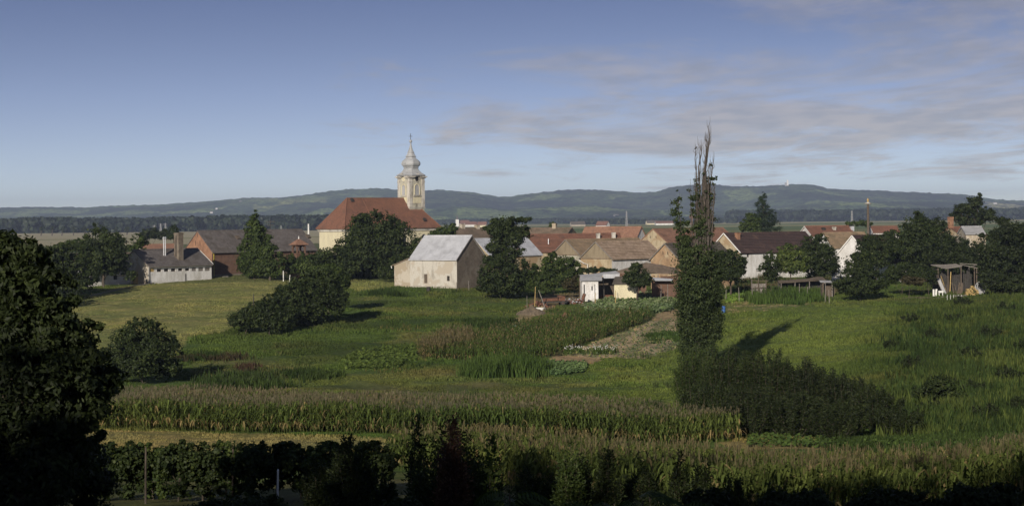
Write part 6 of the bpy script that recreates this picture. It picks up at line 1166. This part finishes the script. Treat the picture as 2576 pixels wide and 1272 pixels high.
# ------------------------------------------------------------------ tall slender things
def lattice(name, label, px, d, rt, rb, w0, w1, cat='mast', mat='sheet_dull', arms=0, group=None):
    t_ = P(px, rt, d); g = Vector((t_.x, d, min(gh(t_.x, d) if d < 3400 else .4, P(px, rb, d).z))); H = t_.z - g.z; r = thing(name, label, cat, g, R(20), group); b = MB(); th = max(.10, d * .00010)
    for sx, sy in ((-1, -1), (1, -1), (1, 1), (-1, 1)): b.beam((sx * w0 / 2, sy * w0 / 2, 0), (sx * w1 / 2, sy * w1 / 2, H), th)
    n = 9
    for i in range(n):
        za, zb_ = H * i / n, H * (i + 1) / n; wa = (w0 + (w1 - w0) * i / n) / 2; wb = (w0 + (w1 - w0) * (i + 1) / n) / 2
        for k_ in range(4):
            A_ = Matrix.Rotation(R(90 * k_), 3, 'Z'); b.beam(A_ @ Vector((-wa, -wa, za)), A_ @ Vector((wb, -wb, zb_)), th * .7); b.beam(A_ @ Vector((wa, -wa, za)), A_ @ Vector((-wb, -wb, zb_)), th * .7)
    b.build('lattice', M[mat], r)
    if arms: c = MB(); [c.beam((-w0 * 1.0, 0, H * f), (w0 * 1.0, 0, H * f), th * .8) for f in (.78, .93)]; c.build('crossarm', M[mat], r)
    return r
lattice('lattice_mast', 'slim lattice mast on the plain left of the poplar', 1576, 1500, 531, 565, 1.8, .5); lattice('lattice_mast', 'slim lattice mast standing behind the shiny metal chimney', 2143, 1100, 530, 575, 1.5, .4)
for q, rt, lab in ((388, 566, 'leftmost pylon over the pale far field'), (404, 562, 'second pylon over the pale far field'), (416, 561, 'third pylon, just left of the lone tree behind the brick chimney')): lattice('pylon', lab, q, 1900, rt, 584, 2.2, .6, 'pylon', 'sheet_dull', 1)
def mast(label, px, d, rt, rb, w, mat, name='mast', cross=False):
    t_ = P(px, rt, d); zb_ = P(px, rb, d).z; r = thing(name, label, 'mast' if not cross else 'utility pole', (t_.x, d, min(zb_, .5 if d < 5000 else zb_))); H = t_.z - r.location.z; b = MB(); b.tube([(0, 0, -1), (0, 0, H)], [w * .6, w * .4], 8); b.build('pole', M[mat], r)
    if cross: b = MB(); b.beam((-w * 5, 0, H * .93), (w * 5, 0, H * .93), w * .8); b.beam((-w * 4, 0, H * .82), (w * 4, 0, H * .82), w * .7); b.build('crossarm', M[mat], r)
    return r
mast('white slender mast on the plain left of the church roof', 776, 1200, 563, 584, 1.1, 'white_trim'); mast('dark utility pole with crossarms behind the tall pointed tree', 680, 700, 552, 584, .35, 'iron', 'utility_pole', True); mast('thin grey mast left of the white one near the church', 707, 1200, 567, 584, .5, 'sheet_dull'); mast('thin utility pole right of the poplar over the plain', 1767, 900, 560, 580, .3, 'iron', 'utility_pole', True)
d = 430; t_ = P(2185, 505, d); g = ground(2185, d); r = thing('capped_pole', 'tall dark pole with a round disc and pointed cap rising above the right hand roofs', 'pole', g); H = t_.z - g.z; q = lambda rw: P(2185, rw, d).z - g.z; b = MB(); b.tube([(0, 0, -.5), (0, 0, q(515))], [.36, .26], 10)
for i in range(14): z_ = H * (.3 + i * .045); b.tube([(0, 0, z_), (0, 0, z_ + .12)], .36, 10)
b.build('shaft', M['wood'], r); b = MB(); b.lathe([(-.1, .3), (.1, .86), (.22, .9), (.34, .5), (.5, .2)], (0, 0, q(513.5)), 16); b.build('disc', M['white_stone'], r); b = MB(); b.lathe([(0, .2), (.5, .22), (.62, .34), (.75, .22), (1.1, .03)], (0, 0, q(513.5) + .4), 10); b.build('cap', M['wood_yellow'], r)
# water tower
d = 2600; t_ = P(1740, 541, d); r = thing('water_tower', 'far pinkish water tower seen through the left arm of the poplar', 'water tower', (t_.x, d, .4)); H = t_.z - .4; b = MB(); b.lathe([(0, 2.2), (H * .35, 1.6), (H * .62, 1.9), (H * .70, 3.2)], (0, 0, 0), 16); b.build('shaft', M['tile_orange'], r); b = MB(); b.lathe([(H * .702, 3.3), (H * .75, 3.7), (H * .95, 3.7), (H, 3.2), (H * 1.03, .5)], (0, 0, 0), 16); b.build('tank', M['tile_orange'], r)
# tower on the hill
d = 7450; t_ = P(1981, 453, d); zb_ = P(1981, 468, d).z - 6; r = thing('hill_tower', 'white lookout tower on the hill crest, far right of the poplar', 'tower', (t_.x, d, zb_)); H = t_.z - zb_; b = MB(); b.box(-3.4, 3.4, -3.4, 3.4, 0, H); b.build('shaft', M['white_trim'], r); b = MB(); b.box(-11, -4.5, -4, 4, 0, H * .6); b.lathe([(H * .6, 5), (H * .66, 5)], (-8, 0, 0), 12); b.build('dish_platform', M['sheet_dull'], r)
# far village
def farhouse(label, px, d, w, h, rh, wall, roof, rz=20, z=None, name='house'):
    t_ = P(px, 560, d); z = .3 if z is None else z; r = thing(name, label, 'house', (t_.x, d, z), R(rz)); gable_walls(-w / 2, w / 2, w * .45, h, h + rh, [], -2).build('wall', M[wall], r); gable_roof(-w / 2, w / 2, w * .45, h, h + rh, .5, .4, roof, r, 9, 0, 0, False); return r
t_ = P(1150, 540, 2900); r = thing('far_church', 'tiny far white church with a pointed spire, right of the big church', 'church', (t_.x, 2900, .3), R(10)); H = t_.z - .3; b = MB(); b.box(-2.4, 2.4, -2.4, 2.4, 0, H * .60); b.build('tower', M['white_trim'], r); b = MB(); b.lathe([(H * .601, 3.2), (H * .66, 1.7), (H * .74, 1.5), (H, .1)], (0, 0, 0), 8); b.build('spire', M['tile_grey'], r); gable_walls(2.5, 20, 9, 5, 10, [], -1).build('nave', M['white'], r); gable_roof(2.5, 20, 9, 5, 10, .5, .3, 'tile_red', r, 9, 0, 0, False)
for a in [('tiny far white house with a red roof among dark trees, left of the lattice mast', 1512, 1900, 14, 4, 4, 'white', 'tile_red', -40), ('tiny far low house right of the far white church', 1185, 2700, 18, 4, 4, 'white', 'tile_red', 10), ('tiny far pinkish house between the far church and the acacia', 1212, 2500, 13, 4, 4, 'cream', 'tile_red', -20), ('far dark roofed house right of the lattice mast', 1640, 2800, 16, 3, 4, 'cream', 'tile_brown', 15), ('far long white farm roof just left of the poplar', 1672, 2600, 26, 3, 3, 'white', 'tile_red', 5), ('far farm building with dull roof left of the tiny red roofed house', 1455, 2500, 20, 3, 4, 'rubble', 'tile_brown', 12)]: farhouse(*a)
for lab, px, row, d, w in (('white house speck low on the left hillside', 207, 553, 5300, 20), ('white house high on the slope above the long grey roofed barn', 605, 506, 6900, 22), ('white house on the hill slope left of the church', 532, 533, 5700, 20), ('white house speck on the slope above the white one left of the church', 545, 524, 6200, 14), ('pale building on the slope in the middle between church and poplar', 1550, 542, 5300, 34), ('pale hill house at the far right end of the ridge', 2505, 510, 6800, 26), ('second pale hill house below the ridge at the far right', 2530, 520, 6400, 20)):
    w *= .45; c = P(px, row, d); farhouse(lab, px, d, w, w * .3, w * .2, 'white', 'white' if 'speck' in lab else 'tile_grey', rng.uniform(-30, 30), c.z - w * .25, 'hill_house')

# ------------------------------------------------------------------ foreground
def leafmass(V, Q, mat, root, name): V = V.copy(); return mesh_obj(name, V, Q, M[mat], root)
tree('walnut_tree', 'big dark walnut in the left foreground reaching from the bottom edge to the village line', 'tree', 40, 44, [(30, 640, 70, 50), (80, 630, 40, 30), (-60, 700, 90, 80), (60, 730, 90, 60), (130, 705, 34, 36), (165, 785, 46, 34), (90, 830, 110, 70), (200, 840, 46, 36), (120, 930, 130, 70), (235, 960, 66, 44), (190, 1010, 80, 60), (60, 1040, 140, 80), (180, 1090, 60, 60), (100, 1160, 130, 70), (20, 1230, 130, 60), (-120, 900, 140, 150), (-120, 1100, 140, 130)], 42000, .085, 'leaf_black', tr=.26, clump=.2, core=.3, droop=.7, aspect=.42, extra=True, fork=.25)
bush('dark shrub at the bottom left under the walnut', 150, 48, [(120, 1200, 90, 60), (220, 1180, 50, 60), (60, 1240, 90, 50), (240, 1240, 46, 50)], 9000, .06, 'leaf_black', clump=.25)
# vines
gv = 'grapevines along the wire in the foreground'; vt = []
vn = ['leftmost grapevine of the row, half under the walnut', 'grapevine beside the walnut with a bare lower trunk', 'third grapevine from the walnut, low leafy top', 'grapevine left of the thin wooden vine post', 'grapevine right of the thin wooden vine post', 'grapevine with a pale leafed shoot hanging low', 'dense dark grapevine in the middle of the row', 'grapevine left of the gap that shows the grass', 'grapevine over the gap with the metal stake', 'grapevine right of the metal stake', 'grapevine next to the dark round shrub', 'last grapevine of the row by the round shrub']
for i, lab in enumerate(vn):
    px = 262 + i * 62; d = 60 + (i % 3) * .4; lob = [(px, 1148 + (i % 3) * 5, 44, 30), (px + 24, 1160, 34, 28), (px - 24, 1172, 32, 28), (px + 10 - (i % 3) * 12, 1126 - (i % 2) * 5, 24, 12), (px - 10, 1204, 26, 24), (px + 30, 1190, 24, 20)]
    if i not in (7, 8, 9): lob += [(px + 8, 1235, 28, 20)]
    tree('grapevine', lab, 'grapevine', px, d, lob, 2600, .058, 'leaf_mid' if i in (2, 5, 8, 9) else 'leaf_dark', gv, tr=.035, stem='trunk', crown='foliage', fork=.35, aspect=.8, clump=.3)
for px, d, h, mt, lab in [(366, 58.5, 1.8, 'bark', 'thin wooden vine post between the left grapevines'), (698, 57.5, 1.15, 'steel', 'blue grey metal stake in the gap under the grapevines'), (585, 60.5, 1.7, 'bark', 'dark vine post in the middle of the vine row')]: post(lab, px, d, h, .07, (.03, 0), mt)
b = MB(); a, c = ground(200, 59.5), ground(1010, 59.5); [b.tube([a + Vector((0, 1.2, z)), a.lerp(c, .5) + Vector((0, 1.2, z - .05)), c + Vector((0, 1.2, z))], .004, 4) for z in (.8, 1.3, 1.7)]; tag(b.build('trellis_wire', M['iron']), 'thin trellis wires running through the vine row', 'wire')
shoots('shrub', 'dark round shrub between the vine row and the reddish leaved sapling', 'shrub', 885, 52, 1085, 62, 44, 420, .05, 'leaf_black', spread=.10, r0=.02)
shoots('shrub', 'dark shrub left of the round one, mixing with the last vines', 'shrub', 805, 54, 1130, 44, 24, 330, .05, 'leaf_black', spread=.10, r0=.02)
shoots('sapling', 'slender young tree left of the reddish leaved sapling, its tip above the corn', 'sapling', 1050, 46, 1005, 26, 12, 240, .05, 'leaf_dark', spread=.06, r0=.02, stem='trunk')
shoots('sapling', 'bushy sapling with dark reddish dying leaves on its upright top shoots', 'sapling', 1140, 38.5, 1010, 34, 26, 260, .045, 'leaf_brown', spread=.06, r0=.014, stem='trunk', low=.45)
shoots('fruit_tree', 'broad dark young fruit tree at the bottom middle under the reddish sapling', 'tree', 1140, 40, 1060, 110, 60, 330, .048, 'leaf_dark', spread=.09, r0=.022, flare=.8, stem='trunk', crown='crown')
shoots('fruit_tree', 'thin twigged young fruit tree leaning right beside the broad one', 'tree', 1230, 41, 1100, 60, 26, 260, .048, 'leaf_dark', spread=.09, r0=.018, flare=.7, stem='trunk', crown='crown')
shoots('sapling', 'thin sapling with large pale green leaves sticking up above the corn in the middle', 'sapling', 1232, 39, 992, 22, 5, 46, .075, 'leaf_light', spread=.05, r0=.016, stem='trunk', low=.5, aspect=.55)
for i, (px, top, hw, ns, mt, lab) in enumerate([(1435, 1085, 34, 20, 'leaf_mid', 'soft feathery green shrub in the corn, left of the dark pointed saplings'), (1525, 1112, 30, 20, 'leaf_black', 'leftmost dark pointed sapling at the bottom'), (1470, 1135, 40, 22, 'leaf_dark', 'dark shrub in front of the feathery one'), (1640, 1135, 40, 24, 'leaf_black', 'broad dark shrub with drooping leaves right of the leftmost pointed sapling'), (1705, 1125, 30, 20, 'leaf_black', 'dark upright shrub right of the broad drooping one'), (1765, 1155, 40, 22, 'leaf_black', 'rightmost tall dark shrub of the bottom group'), (1580, 1172, 40, 22, 'leaf_black', 'low dark shrub filling between the pointed saplings'), (1330, 1150, 44, 24, 'leaf_dark', 'dark shrub between the fruit tree and the feathery shrub'), (1390, 1180, 40, 20, 'leaf_black', 'low dark shrub below the feathery one'), (975, 1185, 40, 22, 'leaf_black', 'low dark shrub left of the young fruit tree'), (1850, 1190, 56, 24, 'leaf_black', 'dark low shrub right of the bottom group at the corn edge'), (1960, 1205, 60, 26, 'leaf_black', 'spreading dark shrub under the right corn, nearest the bottom group')]):
    shoots('shrub', lab, 'shrub', px, 42 + i * .5, top, hw, ns, 330, .045, mt, spread=.09, r0=.016)
for px, top, w, lab in [(1790, 1235, 60, 'dark ground shrub at the bottom edge right of the frond plants'), (2000, 1240, 90, 'dark low shrub at the bottom edge under the right corn'), (2250, 1238, 110, 'wide dark low shrub at the bottom right edge'), (2480, 1225, 90, 'dark shrub in the bottom right corner'), (600, 1262, 120, 'low dark weeds bush at the bottom edge under the vines'), (1010, 1262, 50, 'small dark bush at the bottom edge by the grassy gap')]:
    bush(lab, px, 33, [(px - w * .5, top + 25, w * .5, 26), (px + w * .4, top + 22, w * .5, 24), (px, top + 40, w, 30)], 4200, .045, 'leaf_black', clump=.3)
# plants with long arching fronds along the bottom edge
def frond_plant(px, d, top, label, seed, nf=9, proto=None):
    g = ground(px, d); c = P(px, top, d); H = c.z - g.z; r = thing('frond_plant', label, 'shrub', g, 0, 'frond leaved shrubs along the bottom edge'); rr = random.Random(seed); b = MB(); b.tube([(0, 0, -.2), (.03, 0, H * .5), (0, 0, H * .8)], [.03, .022, .012], 6); b.build('stem', M['bark'], r); V = []; Q = []
    for f in range(nf):
        a = 6.283 * f / nf + rr.uniform(-.3, .3); L = rr.uniform(.55, .85); o = Vector((0, 0, H * rr.uniform(.68, .82))); D = Vector((math.cos(a), math.sin(a), 0)); S_ = D.cross(Vector((0, 0, 1))); pts = []
        for i in range(15): t_ = i / 14; pts.append(o + D * (L * (t_ ** .9)) + Vector((0, 0, L * (.75 * t_ - 1.15 * t_ * t_))))
        for i in range(14):
            for w0 in (.006,): q = len(V); V += [pts[i] - S_ * w0, pts[i] + S_ * w0, pts[i + 1] + S_ * w0, pts[i + 1] - S_ * w0]; Q.append([q, q + 1, q + 2, q + 3])
            if i < 2: continue
            for sd in (-1, 1):
                ll = .17 * math.sin(math.pi * (i / 14) ** .8) + .04; tip = pts[i] + S_ * sd * ll + D * ll * .45 - Vector((0, 0, ll * .55)); m_ = (pts[i] + tip) / 2; wv = D * .021 + Vector((0, 0, .006)); q = len(V); V += [pts[i], m_ + wv, tip, m_ - wv]; Q.append([q, q + 1, q + 2, q + 3])
    mesh_obj('fronds', np.array(V), np.array(Q), M['leaf_mid'], r); return r
for px, d, top, lab, s_ in [(1285, 27, 1165, 'tallest frond leaved plant at the bottom, right of the fruit tree', 1), (1395, 26, 1200, 'frond leaved plant between the tallest one and the conical saplings', 2), (1440, 24, 1235, 'small frond leaved plant low at the bottom edge', 3), (1525, 25, 1205, 'frond leaved plant under the leftmost conical sapling', 4), (1620, 26, 1180, 'frond leaved plant in front of the broad drooping shrub', 5), (1690, 25, 1215, 'frond leaved plant left of the bottom dark shrubs', 6), (1800, 26, 1205, 'rightmost frond leaved plant at the bottom', 7), (1180, 24, 1248, 'leftmost small frond leaved plant below the fruit tree', 8), (1345, 24, 1250, 'tiny frond leaved plant at the very bottom edge', 9)]: frond_plant(px, d, top, lab, s_)

# unseen trees added behind the camera to shade the garden in front of it
for i, (x_, y_, h_, rr_) in enumerate([(-48, -18, 27, 9), (-35, -16, 25, 8), (-22, -18, 29, 9), (-9, -17, 26, 8), (4, -20, 28, 9), (17, -22, 25, 8), (31, -18, 27, 9), (-60, -12, 24, 8)]):
    r = thing('broadleaf_tree', ['tall tree behind the viewpoint, far left end', 'tall tree behind the viewpoint, second from the left end', 'tallest tree behind the viewpoint', 'tree behind the viewpoint standing just left', 'tree straight behind the viewpoint', 'tree behind the viewpoint standing right', 'rightmost tree behind the viewpoint', 'tree left of the viewpoint at the end of the belt'][i], 'tree', (x_, y_, 10.3)); L = [(0, 0, h_ * .6, rr_, rr_, h_ * .36), (rr_ * .5, 0, h_ * .45, rr_ * .7, rr_ * .7, h_ * .25), (-rr_ * .5, 1, h_ * .48, rr_ * .7, rr_ * .7, h_ * .28)]
    V, Q = foliage(L, 3600, .75, 40 + i, .25, .5); b = MB(); limbs(b, (0, 0, 0), L, .45, i); b.build('trunk', M['bark'], r, True); mesh_obj('crown', V, Q, M['leaf_dark'], r)
# ------------------------------------------------------------------ the air
b = MB(); b.box(-12600, 12600, -12600, 12600, -8, 175); hz = MB(); m = bpy.data.materials.new('haze_air'); m.use_nodes = True; nt = m.node_tree; nt.nodes.clear(); o_ = nt.nodes.new('ShaderNodeOutputMaterial'); v_ = nt.nodes.new('ShaderNodeVolumePrincipled')
v_.inputs['Color'].default_value = (.60, .72, 1, 1); v_.inputs['Density'].default_value = 9.5e-5; v_.inputs['Anisotropy'].default_value = 0.0; nt.links.new(v_.outputs[0], o_.inputs['Volume']); tag(b.build('haze', m), kind='stuff')
